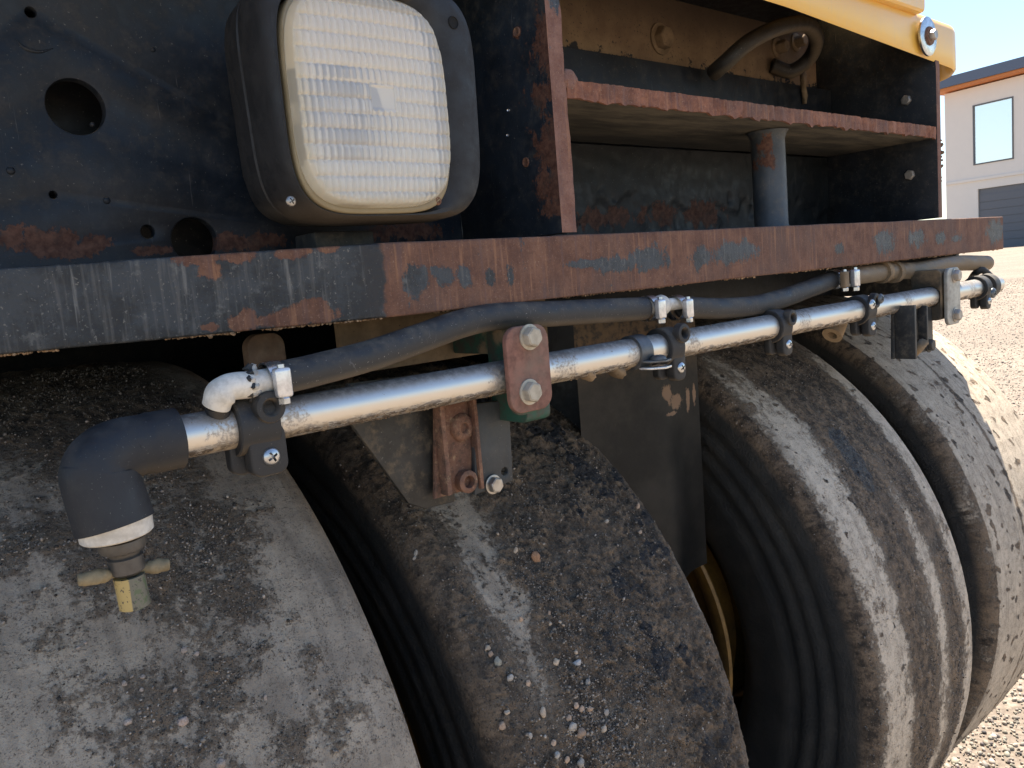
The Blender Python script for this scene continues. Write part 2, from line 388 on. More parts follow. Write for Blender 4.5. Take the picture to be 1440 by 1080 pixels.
def grains(centres, sizes, cols, flat=.75):
    """one mesh of many little irregular stones; cols -> colour attribute 'tone'"""
    global ICO
    if ICO is None: ICO = ico_base()
    V, F = ICO; n = len(centres); nv = len(V)
    q = rng.normal(size=(n, 4)); q /= np.linalg.norm(q, axis=1)[:, None]; w, x, y, z = q.T
    Rm = np.stack([1 - 2 * (y * y + z * z), 2 * (x * y - z * w), 2 * (x * z + y * w), 2 * (x * y + z * w), 1 - 2 * (x * x + z * z), 2 * (y * z - x * w), 2 * (x * z - y * w), 2 * (y * z + x * w), 1 - 2 * (x * x + y * y)], 1).reshape(n, 3, 3)
    S = np.stack([np.ones(n), rng.uniform(.65, 1, n), rng.uniform(.45, flat, n)], 1)
    P = V[None] * rng.uniform(.82, 1.12, (n, nv, 1)) * S[:, None, :] * sizes[:, None, None]
    P = np.einsum('nij,nvj->nvi', Rm, P) + centres[:, None, :]
    fa = (F[None] + (np.arange(n) * nv)[:, None, None]).reshape(-1, 3)
    me = bpy.data.meshes.new('grains'); me.vertices.add(n * nv); me.vertices.foreach_set('co', P.ravel())
    me.loops.add(fa.size); me.loops.foreach_set('vertex_index', fa.ravel().astype(np.int32))
    me.polygons.add(len(fa)); me.polygons.foreach_set('loop_start', np.arange(0, fa.size, 3, dtype=np.int32))
    me.update(calc_edges=True); me.validate()
    at_ = me.attributes.new('tone', 'FLOAT_COLOR', 'POINT')
    cc = np.concatenate([np.repeat(cols, nv, 0), np.ones((n * nv, 1))], 1); at_.data.foreach_set('color', cc.ravel().astype(np.float32))
    me.polygons.foreach_set('use_smooth', [True] * len(me.polygons))
    return me
def stone_mat(name, k=1.0):
    m = Mat(name); n = m.noise(900, 3, .6)
    c = m.mix(m.ramp(n, .4, .7, 0, .45), m.attr('tone', 'Color'), (.05, .04, .035))
    m.set(Base_Color=c, Roughness=.8, Normal=m.bump(n, .3, .0003)); return m.m

# ================================================================== SETTING: ground
def ground_mat():
    m = Mat('gravel_ground')
    a = m.noise(.5, 6, .6); b = m.noise(14, 8, .75); v = m.vor(55); v2 = m.vor(150, out='Color')
    c = m.mix(m.ramp(a, .3, .7), (.32, .27, .215), (.22, .183, .146))
    c = m.mix(m.ramp(b, .42, .62, 0, .75), c, (.15, .12, .09)); c = m.mix(m.ramp(m.noise(2.5, 8, .7), .5, .62, 0, .5), c, (.22, .175, .135)); 
    c = m.mix(m.ramp(v, .3, .6, 0, .5), c, (.13, .10, .08))
    # paler strip of road far off
    m.set(Base_Color=c, Roughness=.95, Normal=m.bump(m.op('ADD', b, m.op('MULTIPLY', v, -.6)), .8, .012)); return m.m
def make_ground():
    bm = bmesh.new(); xs = [-1500, -300, -60, -10] + [-2 + i * .35 for i in range(50)] + [18, 22, 28, 36, 48, 64, 90, 300, 1500]
    ys = [-1500, -300, -60, -12] + [-3 + i * .35 for i in range(36)] + [12, 16, 22, 30, 42, 60, 90, 300, 1500]
    P = np.array([(x, y, 0) for x in xs for y in ys], float)
    d = np.hypot(P[:, 0] - 1, P[:, 1]); z = GZ + fbm(P, .7, 4) * .02 * (d < 40) * sstep(d, 1.2, 3) + .45 * sstep(d, 8, 50)
    V = [bm.verts.new((p[0], p[1], zz)) for p, zz in zip(P, z)]; n = len(ys)
    for i in range(len(xs) - 1):
        for j in range(n - 1): bm.faces.new((V[i * n + j], V[(i + 1) * n + j], V[(i + 1) * n + j + 1], V[i * n + j + 1]))
    return link('ground', bm2me(bm), ground_mat(), smooth=180, kind='structure')
ground = make_ground()
# loose stones in the sunlit wedge right of the machine
N = 60000
rr = 1.7 + rng.random(N) ** 1.6 * 22; aa = rng.uniform(math.radians(-6), math.radians(24), N)
gp = np.stack([rr * np.cos(aa), rr * np.sin(aa) - .3, np.full(N, GZ + .002)], 1)
bv = BVHTree.FromObject(ground, bpy.context.evaluated_depsgraph_get())
for i in range(N):
    h = bv.ray_cast(Vector((gp[i, 0], gp[i, 1], 2)), Vector((0, 0, -1)))
    gp[i, 2] = h[0].z + .002
tone = np.clip(rng.normal(.27, .09, (N, 1)) * np.array([[1, .88, .72]]) + rng.normal(0, .006, (N, 3)), .05, .7)
link('gravel', grains(gp, rng.lognormal(-5.75, .45, N) * (1 + rr * .06), tone), stone_mat('gravel_stone'), kind='stuff')

# ================================================================== BUILDING
def make_building():
    D0 = 60.0; zb = GZ + .35
    g = ray(70, 449); d = Vector((-g.x, -g.y, 0)).normalized()               # along the facade, towards the viewer
    r0 = ray(1329, 200); c0 = CAM + r0 * (D0 / 1.0)
    o = Vector((c0.x, c0.y, zb)); nrm = Vector((d.y, -d.x, 0))
    if nrm.dot(CAM - o) < 0: nrm = -nrm
    def hit(px, py):
        r = ray(px, py); t = (o - CAM).dot(nrm) / r.dot(nrm); p = CAM + r * t; return ((p - o).dot(d), p.z - zb)
    root = empty('warehouse_building', o, label='pale grey two-storey building with a tall window, far behind the roller at the right edge', cat='building')
    W = 24; eave = hit(1440, 107)[1]; eave_l = hit(1342, 127)[1]; H = (eave + eave_l) / 2
    w = [hit(1368, 147), hit(1424, 138), hit(1426, 222), hit(1370, 233)]
    x0, x1, z0, z1 = (w[0][0] + w[3][0]) / 2, (w[1][0] + w[2][0]) / 2, (w[2][1] + w[3][1]) / 2, (w[0][1] + w[1][1]) / 2
    gx0 = hit(1375, 266)[0]; gz = (hit(1375, 266)[1] + hit(1435, 258)[1]) / 2
    gx1 = gx0 + 7
    wallm = Mat('render_wall'); n = wallm.noise(2, 6, .6); wallm.set(Base_Color=wallm.mix(n, (.74, .68, .61), (.68, .63, .57)), Roughness=.9)
    def sl(pts, off, th, holes=(), bev=.02): return slab(pts, o + nrm * (off - th / 2), d, (0, 0, 1), th, holes, bev)
    s = 1 if d.cross(Vector((0, 0, 1))).dot(nrm) > 0 else -1
    hw = [(x0, z0), (x0, z1), (x1, z1), (x1, z0)]
    hd = [(gx0, .05), (gx0, gz), (gx1, gz), (gx1, .05)]
    link('wall', sl([(0, 0), (W, 0), (W, H), (0, H)], 0, .3, [hw, hd]), wallm.m, root)
    def bx(lo, hi, off0, off1):
        bm = bmesh.new(); vs_ = [bm.verts.new(o + d * a + nrm * b + Vector((0, 0, c))) for a in (lo[0], hi[0]) for b in (off0, off1) for c in (lo[1], hi[1])]
        for f in ((0, 1, 3, 2), (4, 6, 7, 5), (0, 4, 5, 1), (2, 3, 7, 6), (0, 2, 6, 4), (1, 5, 7, 3)): bm.faces.new([vs_[i] for i in f])
        return bm2me(bm)
    link('wall', bx((0, 0), (.3, H), -12, -.302), wallm.m, root); link('wall', bx((.302, 0), (W, H), -12.3, -12.002), wallm.m, root)
    floor_z = z0 - 1.0
    rm = simple('roof_edge', (.10, .13, .19), .5, 0, .1); om = simple('soffit', (.62, .22, .07), .7, 0, .1)
    link('roof', bx((-.9, H + .27), (W + .9, H + .95), -13, 1.1), rm, root, label='dark blue-grey roof edge')
    link('soffit', bx((-.7, H + .10), (W + .7, H + .262), -12.8, .9), om, root, label='orange band under the roof edge')
    link('string_course', bx((.05, floor_z - .12), (W, floor_z + .06), .004, .10), wallm.m, root)
    fr = simple('window_frame', (.12, .125, .13), .5, 0, .05)
    gm = Mat('window_glass'); gm.set(Base_Color=(.88, .93, .92), Roughness=.25, Metallic=.9)
    t = .07; ww = link('window', sl([(x0 - .02, z0 - .02), (x1 + .02, z0 - .02), (x1 + .02, z1 + .02), (x0 - .02, z1 + .02)], .05, .12, [[(x0 + t, z0 + t), (x0 + t, z1 - t), (x1 - t, z1 - t), (x1 - t, z0 + t)]], .005), fr, root)
    link('pane', bx((x0 + t - .01, z0 + t - .01), (x1 - t + .01, z1 - t + .01), -.06, -.03), gm.m, ww)
    gr = simple('roller_door', (.13, .14, .16), .6, 0, .15)
    gd = link('garage_door', bx((gx0 + .01, .06), (gx1 - .01, gz - .01), -.2, -.14), gr, root)
    k = 0
    while .1 + k * .55 < gz - .5:
        link('door_panel', bx((gx0 + .04, .1 + k * .55), (gx1 - .04, .1 + k * .55 + .5), -.137, -.10), gr, gd); k += 1
    return root
make_building()

# ================================================================== ROAD ROLLER
roller = empty('road_roller', (.9, .456, GZ), label='yellow and black road roller with rusty bumper, spray pipe and smooth muddy tyres', cat='road roller')
M_black = black_paint(); M_black_dusty = black_paint('dusty_black_paint', .75, (.02, .022, .024))
M_rusty_edge = rust_mat('rust_edge', (.15, .065, .045), (.25, .135, .10), paint=[((.575, 0, .30), (.03, .05, .02)), ((.578, 0, .27), (.01, .05, .02))])
M_tan = tan_mat(); M_steel = simple('bolt_steel', (.45, .43, .40), .4, .9, .6, (.32, .25, .18))
M_zinc = simple('zinc', (.62, .64, .66), .25, 1., .15); M_plastic = rubber_mat('black_plastic', (.017, .018, .020), .45, specks=.3)
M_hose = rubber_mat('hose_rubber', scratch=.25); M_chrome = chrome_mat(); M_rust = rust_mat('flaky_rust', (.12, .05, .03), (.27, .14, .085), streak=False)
M_hole = simple('dark_inside', (.006, .006, .006), .9, 0, 0)
M_white = simple('white_plastic', (.78, .74, .66), .35, 0, .35, (.4, .3, .18)); M_tanhose = rubber_mat('dusty_hose', (.17, .125, .08), .9, (.33, .25, .16))
M_dirt = tan_mat('dry_soil', .45, (.33, .235, .14))
def P(px, py, y=0.): return at(px, py, y=y)

# ---- bumper: one bent bar
bend = P(540, 395); bl = Vector((.104, .097, 0)); dl = Vector((bl.x - bend.x, bl.y, 0)).normalized()
BL = Vector((bend.x, 0, 0)) + dl * .62
def bumper():
    t = .055; pts = []
    # plan outline (x, y)
    nrm = Vector((-dl.y, dl.x, 0)); nrm = nrm if nrm.y > 0 else -nrm
    inner = Vector((bend.x - .006, t, 0))
    out = [(BL.x, BL.y), (bend.x, 0), (1.722, 0), (1.722, t), (bend.x + .012, t), (BL.x + nrm.x * t, BL.y + nrm.y * t)]
    me = slab(out, (0, 0, .008), (1, 0, 0), (0, 1, 0), .060, (), .0018, 2)
    bm = bmesh.new(); bm.from_mesh(me)
    for i in range(60):      # slices along x so the face can be dented
        x = BL.x + (1.722 - BL.x) * (i + .5) / 60
        bmesh.ops.bisect_plane(bm, geom=bm.verts[:] + bm.edges[:] + bm.faces[:], plane_co=(x, 0, 0), plane_no=(1, 0, 0))
    for z in (-.015, -.008, 0, .008, .016, .024, .032):
        bmesh.ops.bisect_plane(bm, geom=bm.verts[:] + bm.edges[:] + bm.faces[:], plane_co=(0, 0, z), plane_no=(0, 0, 1))
    me2 = bm2me(bm); roughen(me2, .0013, 14, 4); return me2
L = lambda px, py: (at(px, py, y=.0) if px > 540 else at(px, py, y=.0))
def onleft(px, py):   # point on the bent left part of the face
    r = ray(px, py); n = Vector((-dl.y, dl.x, 0)); t = (Vector((bend.x, 0, 0)) - CAM).dot(n) / r.dot(n); return CAM + r * t
paint_sp = [(tuple(P(a, b)), (rx, .05, rz)) for a, b, rx, rz in [(588, 392, .011, .013), (575, 400, .005, .012), (625, 390, .010, .008), (652, 388, .008, .010), (612, 383, .005, .005), (690, 390, .006, .008), (718, 385, .005, .01), (830, 370, .03, .004), (868, 372, .035, .008), (915, 365, .03, .013), (985, 362, .02, .012), (1030, 355, .05, .012), (1050, 350, .02, .008), (1180, 350, .012, .008), (1245, 340, .03, .016), (1290, 335, .03, .012), (1322, 335, .02, .010), (1345, 335, .02, .006), (1400, 325, .04, .02)]]
rust_sp = [(tuple(onleft(a, b)), (rx, .05, rz)) for a, b, rx, rz in [(285, 362, .020, .006), (295, 378, .008, .008), (330, 360, .014, .005), (408, 355, .013, .005), (343, 452, .010, .008), (385, 450, .014, .005), (420, 446, .030, .007), (440, 432, .012, .006), (295, 460, .006, .004), (462, 350, .008, .003)]]
M_bumper = rust_mat('bumper_rust_and_paint', paint=paint_sp, split=bend.x, extra_rust=rust_sp)
link('bumper', bumper(), M_bumper, roller, 35, label='thick bent steel bumper, rusty brown on the straight part and black on the bent end')

# ---- plates above the bumper
def crv(n=40): return
back_rust = [(tuple(P(a, b, .16)), (rx, .1, rz)) for a, b, rx, rz in [(60, 343, .035, .012), (20, 335, .015, .012), (105, 350, .02, .008), (140, 342, .01, .006), (215, 352, .02, .004), (350, 340, .04, .007), (580, 325, .04, .01)]]
M_panel = black_paint('panel_black_paint', .22, (.0085, .012, .0175), rust=back_rust, nscale=11)
holes = []
def hole(px, py, d): 
    p = P(px, py, .16); holes.append((p.x, p.z, d / 2)); return p
hole(107, 150, .044); hole(274, 338, .040); hole(75, 274, .006); hole(208, 326, .0115); hole(43, 17, .008)
panel = link('back_panel', fplate([(-.06, .036), (.568, .036), (.568, .46), (-.06, .46)], .16, .012, holes), M_panel, roller, 30, label='black painted rear panel with round holes')
link('back_panel', slab([(0, .036), (0, .46), (.5, .46), (.5, .036)], (-.0615, .166, 0), dl, (0, 0, 1), .012), M_panel, roller, 30)
for px, py, r in ((150, 282, .0028), (215, 70, .002), (130, 175, .0018), (15, 240, .003)):
    p = P(px, py, .16); link('rivet', lathe(p, (0, -1, 0), [(-.002, r), (.0006, r), (.0014, r * .7), (.0016, 0)], 16), M_panel, panel, 180)
# raised weld scar on the panel
link('weld_scar', tube(spline([P(22, 55, .16), P(35, 68, .1605), P(55, 73, .1605), P(75, 68, .16)], 24), lambda t: .0016 * math.sin(math.pi * t) + .0002, 8), M_panel, panel, 180)

edge_rust = [(tuple(at(a, b, x=.566)), (.05, .03, rz)) for a, b, rz in [(778, 60, .03), (772, 130, .012), (782, 200, .03), (786, 260, .02), (790, 290, .01)]] + [(tuple(at(727, 45, x=.566)), (.02, .006, .005)), (tuple(at(740, 230, x=.566)), (.02, .005, .004))]
M_rib = black_paint('rib_black_paint', .3, (.012, .017, .024), rust=edge_rust)
def edge_plate(name, x0, x1, y1, z0, z1, mat, label, crop=None):
    me = densebox((x0, 0, z0), (x1, y1, z1), .007); roughen(me, .0016, 45, 4)
    ob = link(name, me, [mat, M_rusty_edge], roller, 50, label=label)
    for f in me.polygons:
        if f.normal.y < -.8: f.material_index = 1
    return ob
rib = edge_plate('rib_plate', .566, .586, .158, .0405, .46, M_rib, 'upright plate with a rusty front edge')
for px, py, r in ((727, 45, .004), (740, 228, .004), (716, 155, .0016), (715, 190, .0014)):
    p = at(px, py, x=.566); link('bolt_end', lathe(p, (-1, 0, 0), [(-.001, r * 1.25), (.0008, r * 1.2), (.0016, r), (.0006, r * .5), (.0006, 0)], 18), M_rust if r > .003 else M_zinc, rib, 40)
# weld blob where the shelf meets the rib
me = lathe(P(803, 113, .0005), (0, -1, 0), [(-.012, .011), (-.004, .0115), (-.001, .0108), (.0008, .009), (.0014, .005), (.0016, 0)], 40); roughen(me, .0022, 90, 4)
link('weld_bead', me, M_rusty_edge, rib, 180)
endp = link('end_plate', sideplate([(0, .0405), (.26, .0405), (.26, .46), (.10, .42), (.05, .328), (.026, .326), (.010, .318), (.002, .303), (0, .28)], 1.436, .015), [M_black, M_rusty_edge], roller, 30, label='black upright end plate with a rounded top corner')
for f in endp.data.polygons:
    if f.normal.y < -.7: f.material_index = 1
for px, py in ((1275, 141), (1280, 246)):
    p = at(px, py, x=1.436); hexbolt(p, (-1, 0, 0), .0085, .006, M_steel, endp, 'bolt', 0)
# crumbs of dirt caked on the far side of the end plate
cc = np.array([(1.451 + abs(rng.normal(0, .008)), rng.uniform(.0, .05), z) for z in rng.uniform(.10, .20, 120)])
link('caked_dirt', grains(cc, rng.uniform(.0025, .006, 120), np.tile([[.30, .19, .11]], (120, 1)) * rng.uniform(.5, 1.1, (120, 1))), stone_mat('dirt_crumb'), endp, kind='stuff')

# ---- shelf with torch-cut front edge
def shelf():
    me = densebox((.5875, 0, .169), (1.4345, .185, .1862), .0042)
    n = len(me.vertices); co = np.empty(n * 3); me.vertices.foreach_get('co', co); co = co.reshape(-1, 3)
    fr = np.clip(1 - co[:, 1] / .01, 0, 1)
    cut = fbm(co * [1, 0, .12], 170, 4); drip = np.maximum(0, fbm(co * [1, 0, 0], 55, 5, off=9))
    co[:, 1] += fr * cut * .0055
    bot = (co[:, 2] < .1715) * np.clip(1 - co[:, 1] / .014, 0, 1)
    co[:, 2] -= bot * (drip * .013)
    top = (co[:, 2] > .185); co[:, 2] += fbm(co, 30, 4) * .0012 * np.where(top, 1, 1)
    co[:, 2] += .004 * np.sin((co[:, 0] - .6) * 3.1) * 0
    me.vertices.foreach_set('co', co.ravel()); me.update(); return me
sm = Mat('shelf_underside')
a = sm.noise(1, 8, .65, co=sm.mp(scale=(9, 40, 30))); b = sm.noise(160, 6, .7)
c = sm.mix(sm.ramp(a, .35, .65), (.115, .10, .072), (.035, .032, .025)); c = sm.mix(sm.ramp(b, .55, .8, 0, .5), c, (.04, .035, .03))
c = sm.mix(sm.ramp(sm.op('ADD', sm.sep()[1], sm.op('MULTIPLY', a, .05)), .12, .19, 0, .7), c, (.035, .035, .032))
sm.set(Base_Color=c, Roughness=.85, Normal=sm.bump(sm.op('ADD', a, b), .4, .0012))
M_cut = rust_mat('torch_cut_edge', (.10, .036, .024), (.32, .135, .075))
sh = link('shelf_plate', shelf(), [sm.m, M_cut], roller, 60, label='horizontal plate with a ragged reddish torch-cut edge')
for f in sh.data.polygons:
    if f.center.y < .0035: f.material_index = 1

# ---- pillar under the shelf
pl_rust = [(tuple(P(1098, 222, .02)), (.012, .05, .012)), (tuple(P(1086, 186, .02)), (.02, .05, .006)), (tuple(P(1100, 200, .02)), (.006, .05, .012)), (tuple(P(1075, 255, .02)), (.008, .05, .006))]
M_pillar = black_paint('pillar_paint', .5, (.03, .037, .045), rust=pl_rust)
pc = at(1086, 240, y=.05)
link('pillar', lathe((pc.x, .055, .0395), (0, 0, 1), [(0, 0), (0, .029), (.001, .0235), (.004, .0225), (.118, .0225), (.126, .0255), (.1285, .028), (.1285, 0)], 48), M_pillar, roller, 40, label='short round black post with an orange rust spot')

# ---- panels closing the compartments
low_rust = [(tuple(P(a, b, .19)), (rx, .1, rz)) for a, b, rx, rz in [(835, 308, .03, .012), (875, 305, .03, .012), (930, 300, .035, .014), (990, 300, .05, .016)]]
M_lower = black_paint('worn_panel_paint', .25, (.006, .008, .010), rust=low_rust, dustcol=(.05, .047, .04))
def peel():
    me = densebox((.5875, .19, .0405), (1.4345, .20, .1675), .005)
    n = len(me.vertices); co = np.empty(n * 3); me.vertices.foreach_get('co', co); co = co.reshape(-1, 3)
    z = co[:, 2]; k = fbm(co, 22, 4, off=3) + (.095 - z) * 9
    lift = sstep(k, .12, .2) * (co[:, 1] < .195) * sstep(z, .041, .05)
    co[:, 1] += lift * .004 + fbm(co, 60, 4) * .0012 * (co[:, 1] < .195); me.vertices.foreach_set('co', co.ravel()); me.update(); return me
link('inner_panel', peel(), M_lower, roller, 40, label='lower inner panel with flaking paint')
link('inner_panel', box((.5875, .178, .188), (1.4345, .20, .2835), .001), M_black, roller, 30)
zc_ = P(1000, 100, .18).z
tm = Mat('tan_inner_panel')
n1 = tm.noise(10, 8, .7); n2 = tm.noise(70, 8, .7); zz = tm.sep()[2]; xx = tm.sep()[0]
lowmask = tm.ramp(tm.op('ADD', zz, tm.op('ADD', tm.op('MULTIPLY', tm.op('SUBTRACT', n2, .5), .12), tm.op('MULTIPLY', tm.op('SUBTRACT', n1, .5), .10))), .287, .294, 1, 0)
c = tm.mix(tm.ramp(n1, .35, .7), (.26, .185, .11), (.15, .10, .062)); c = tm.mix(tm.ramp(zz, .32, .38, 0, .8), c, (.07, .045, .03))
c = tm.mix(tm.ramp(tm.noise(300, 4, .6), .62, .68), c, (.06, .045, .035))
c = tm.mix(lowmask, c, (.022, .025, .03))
tm.set(Base_Color=c, Roughness=.9, Normal=tm.bump(tm.op('ADD', n2, tm.op('MULTIPLY', lowmask, -.5)), .6, .0015))
tp = link('inner_panel', densebox((.5875, .205, .2500), (1.4345, .217, .46), .02), tm.m, roller, 30, label='upper inner panel caked in tan dust')
hexbolt(P(928, 55, .205), (0, -1, 0), .0165, .016, M_tan, tp, 'bolt', 1.35, rot=.1)
for px, py, r in ((1092, 68, .011), (1118, 60, .010)): hexbolt(P(px, py, .205), (0, -1, 0), r, .02, M_tan, tp, 'bolt', 1.5)
# looped hydraulic hose
hp = [P(1003, 103, .16), P(1020, 88, .135), P(1055, 58, .11), P(1100, 37, .10), P(1135, 35, .11), P(1148, 55, .13), P(1138, 82, .155), P(1112, 100, .18), P(1085, 92, .20)]
link('looped_hose', tube(spline(hp, 96), .0118, 20), rubber_mat('braided_hose', (.018, .017, .016), .6, (.11, .085, .06)), roller, 180, label='short dusty hose looping under the yellow bodywork')
for px in (1128,):
    me = tube(spline([P(px, 92, .19), P(px + 2, 118, .174), P(px + 4, 146, .174)], 20), lambda t: .006 - .002 * t, 8, wob=.5); link('dirt_streak', me, M_dirt, tp, 180)

# ---- yellow bodywork
ym = Mat('yellow_paint'); n = ym.noise(3, 6, .6); f = ym.noise(60, 5, .6)
yst = ym.noise(1, 6, .65, co=ym.mp(scale=(70, 70, 6))); yc_ = ym.mix(ym.ramp(f, .3, .8, 0, .35), (.76, .44, .07), (.66, .41, .14)); yc_ = ym.mix(ym.ramp(yst, .55, .75, 0, .4), yc_, (.50, .36, .20)); yc_ = ym.mix(ym.ramp(ym.noise(160, 6, .7), .66, .7, 0, .7), yc_, (.16, .09, .05))
ym.set(Base_Color=yc_, Roughness=ym.ramp(n, .3, .7, .3, .45), Normal=ym.bump(f, .05, .0004)); ym.put(ym.p.inputs['Coat Weight'], .3)
def skirt():
    # front band with a rounded right end: plan path swept with a z-profile
    path = [(-.3, .0), (.5, -.0), (1.0, -.0), (1.50, 0)]; 
    for i in range(1, 13):
        a = math.radians(90 * i / 12); path.append((1.50 + .085 * math.sin(a), .085 - .085 * math.cos(a)))
    path += [(1.59, .2), (1.60, .6), (1.60, 1.6), (1.6, 2.6)]
    bm = bmesh.new(); rows = []
    for i, (x, y) in enumerate(path):
        zb = .312 - .018 * max(0, (x - .95) / .42) ** 1.4 if x < 1.58 else .276
        zb = zb if x > .95 else .312 + .02 * (.95 - x); zt = .365 - .012 * max(0, (x - 1.38) / .2); zt = max(zt, zb + .045)
        nx, ny = (0, -1)
        if i > 3: nx, ny = (math.sin(math.radians(min(90, 90 * (i - 3) / 12))), -math.cos(math.radians(min(90, 90 * (i - 3) / 12))))
        prof = [(-.007, zb + .045), (-.0065, zb + .004), (-.003, zb), (0, zb + .004), (0, zt - .012), (-.003, zt - .004), (-.011, zt), (-.10, zt + .02)]
        rows.append([bm.verts.new((x + nx * a, y + ny * a, z)) for a, z in prof])
    for p, q in zip(rows, rows[1:]):
        for k in range(len(p) - 1): bm.faces.new((p[k], q[k], q[k + 1], p[k + 1]))
    return bm2me(bm)
link('body_skirt', skirt(), ym.m, roller, 50, label='yellow skirt of the bodywork with a rounded corner')
link('hood', box((-.3, .03, .400), (1.372, 2.5, 1.05), .02, seg=3), ym.m, roller, 35, label='yellow hood side')
link('hood', box((-.29, -.012, .352), (1.374, .0285, 1.0), .008, seg=3), ym.m, roller, 35)
link('dark_underside', box((-.3, .030, .386), (1.365, .62, .397), .001), M_black, roller, 30)  # black sheet added to make the yellow hood's underside look dark
link('chassis', box((-.35, .625, -.02), (1.71, 2.6, .036), .01), M_black, roller, 30)
link('chassis', box((-.35, .235, .0395), (1.434, 2.6, .355), .01), M_black, roller, 30, label='black chassis block behind the bumper')
link('shadow_deck', box((.30, .058, -.018), (1.716, .62, .0385), .001), M_black, roller, 30)  # unseen deck, added to cast the shadow on the outermost tyre
link('side_blocker', box((1.700, .075, -.098), (1.715, 1.3, -.0185), .002), M_black_dusty, roller, 30)  # added blocker: closes the bright gap, shapes the shadow edge on the tyre
link('gap_blocker', box((.64, .33, -.098), (1.698, .345, -.0185), .002), M_black, roller, 30)  # added bar that blocks the bright background below the bumper
# washer and bolt fixing the skirt
wp = P(1302, 52, -.004)
ws = link('fixing_washer', lathe(wp, (0, -1, 0), [(0, .009), (0, .028), (.001, .0295), (.004, .0295), (.005, .028), (.005, .009)], 40), M_zinc, roller, 40, label='large shiny washer on the yellow skirt')
link('small_washer', lathe(wp + Vector((0, -.005, 0)), (0, -1, 0), [(0, 0), (0, .0145), (.003, .0135), (.003, 0)], 30), M_rust, ws, 40)
hexbolt(wp + Vector((0, -.008, 0)), (0, -1, 0), .0085, .008, M_steel, ws, 'bolt', 0)

# ---- work lamp
def se_loop(bm, y, x0, x1, z0, z1, n=4.5, seg=96, flare=0):
    cx, cz, w, h = (x0 + x1) / 2, (z0 + z1) / 2, (x1 - x0) / 2, (z1 - z0) / 2; out = []
    for i in range(seg):
        t = 2 * math.pi * i / seg; c_, s_ = math.cos(t), math.sin(t)
        u = math.copysign(abs(c_) ** (2 / n), c_); v = math.copysign(abs(s_) ** (2 / n), s_)
        out.append(bm.verts.new((cx + w * u * (1 + flare * v), y, cz + h * v)))
    return out
def loft(loops, bm, close_first=False, close_last=False):
    for p, q in zip(loops, loops[1:]):
        for i in range(len(p)): j = (i + 1) % len(p); bm.faces.new((p[i], p[j], q[j], q[i]))
    if close_first: bm.faces.new(loops[0])
    if close_last: bm.faces.new(loops[-1])
LX0, LX1, LZ0, LZ1 = .2915, .4320, .064, .228
lamp = empty('work_lamp', (.37, .10, .05), roller, label='square work lamp with a ribbed yellowed lens')
M_case = rubber_mat('lamp_case', (.012, .0125, .014), .25, (.07, .065, .06), .12)
bm = bmesh.new()
loft([se_loop(bm, *a) for a in [(.158, .32, .44, .09, .20, 5, 96), (.10, .295, .472, .066, .240, 5, 96, .02), (.085, .287, .478, .060, .246, 5, 96, .025), (.052, .2835, .480, .0585, .248, 5, 96, .03), (.0495, .286, .478, .060, .246, 5, 96, .03)]], bm, True, True)
link('housing', bm2me(bm), M_case, lamp, 40)
bm = bmesh.new()
loft([se_loop(bm, *a) for a in [(.047, .286, .478, .060, .247, 5, 96, .03), (.0455, .2825, .481, .0565, .250, 5, 96, .03), (.035, .281, .482, .056, .252, 5, 96, .035), (.010, .2815, .479, .0565, .251, 4.8, 96, .035), (.001, .2825, .474, .0575, .249, 4.6, 96, .03), (-.003, .2855, .462, .0595, .242, 4.5, 96, .02), (-.003, .288, .446, .0605, .234, 4.4), (.001, LX0 - .0035, LX1 + .0035, LZ0 - .0035, LZ1 + .0035, 4.2), (.012, LX0 - .003, LX1 + .003, LZ0 - .003, LZ1 + .003, 4.2)]], bm)
bez = link('bezel', bm2me(bm), M_case, lamp, 40)
for px, py, mt in ((409, 283, M_steel), (615, 282, M_rust)):
    p = P(px, py, -.0035); crosshead(p, (0, -1, 0), .0040, mt, M_hole, bez)
p = P(637, 32, -.0028); link('screw_recess', lathe(p, (0, -1, 0), [(.0002, 0), (.0004, .0042), (.0012, .0048), (.0002, .0056)], 24), M_hole, bez, 40)
# moulded ring around the glass, the ribbed glass, reflector and bulb shield
bm = bmesh.new()
loft([se_loop(bm, *a) for a in [(.010, LX0 - .0008, LX1 + .0030, LZ0 - .0030, LZ1 + .0020, 4.2), (-.0040, LX0 - .0008, LX1 + .0030, LZ0 - .0030, LZ1 + .0020, 4.2), (-.0052, LX0 - .0002, LX1 + .0018, LZ0 - .0018, LZ1 + .001, 4.2), (-.0052, LX0 + .0015, LX1 - .0015, LZ0 + .0015, LZ1 - .0015, 4.0), (-.004, LX0 + .003, LX1 - .003, LZ0 + .003, LZ1 - .003, 4.0)]], bm)
gask = Mat('yellowed_gasket'); gask.set(Base_Color=gask.mix(gask.noise(60, 5, .6), (.22, .17, .09), (.36, .30, .19)), Roughness=.35); gask.put(gask.p.inputs['Transmission Weight'], .15)
link('lens_rim', bm2me(bm), gask.m, lamp, 60)
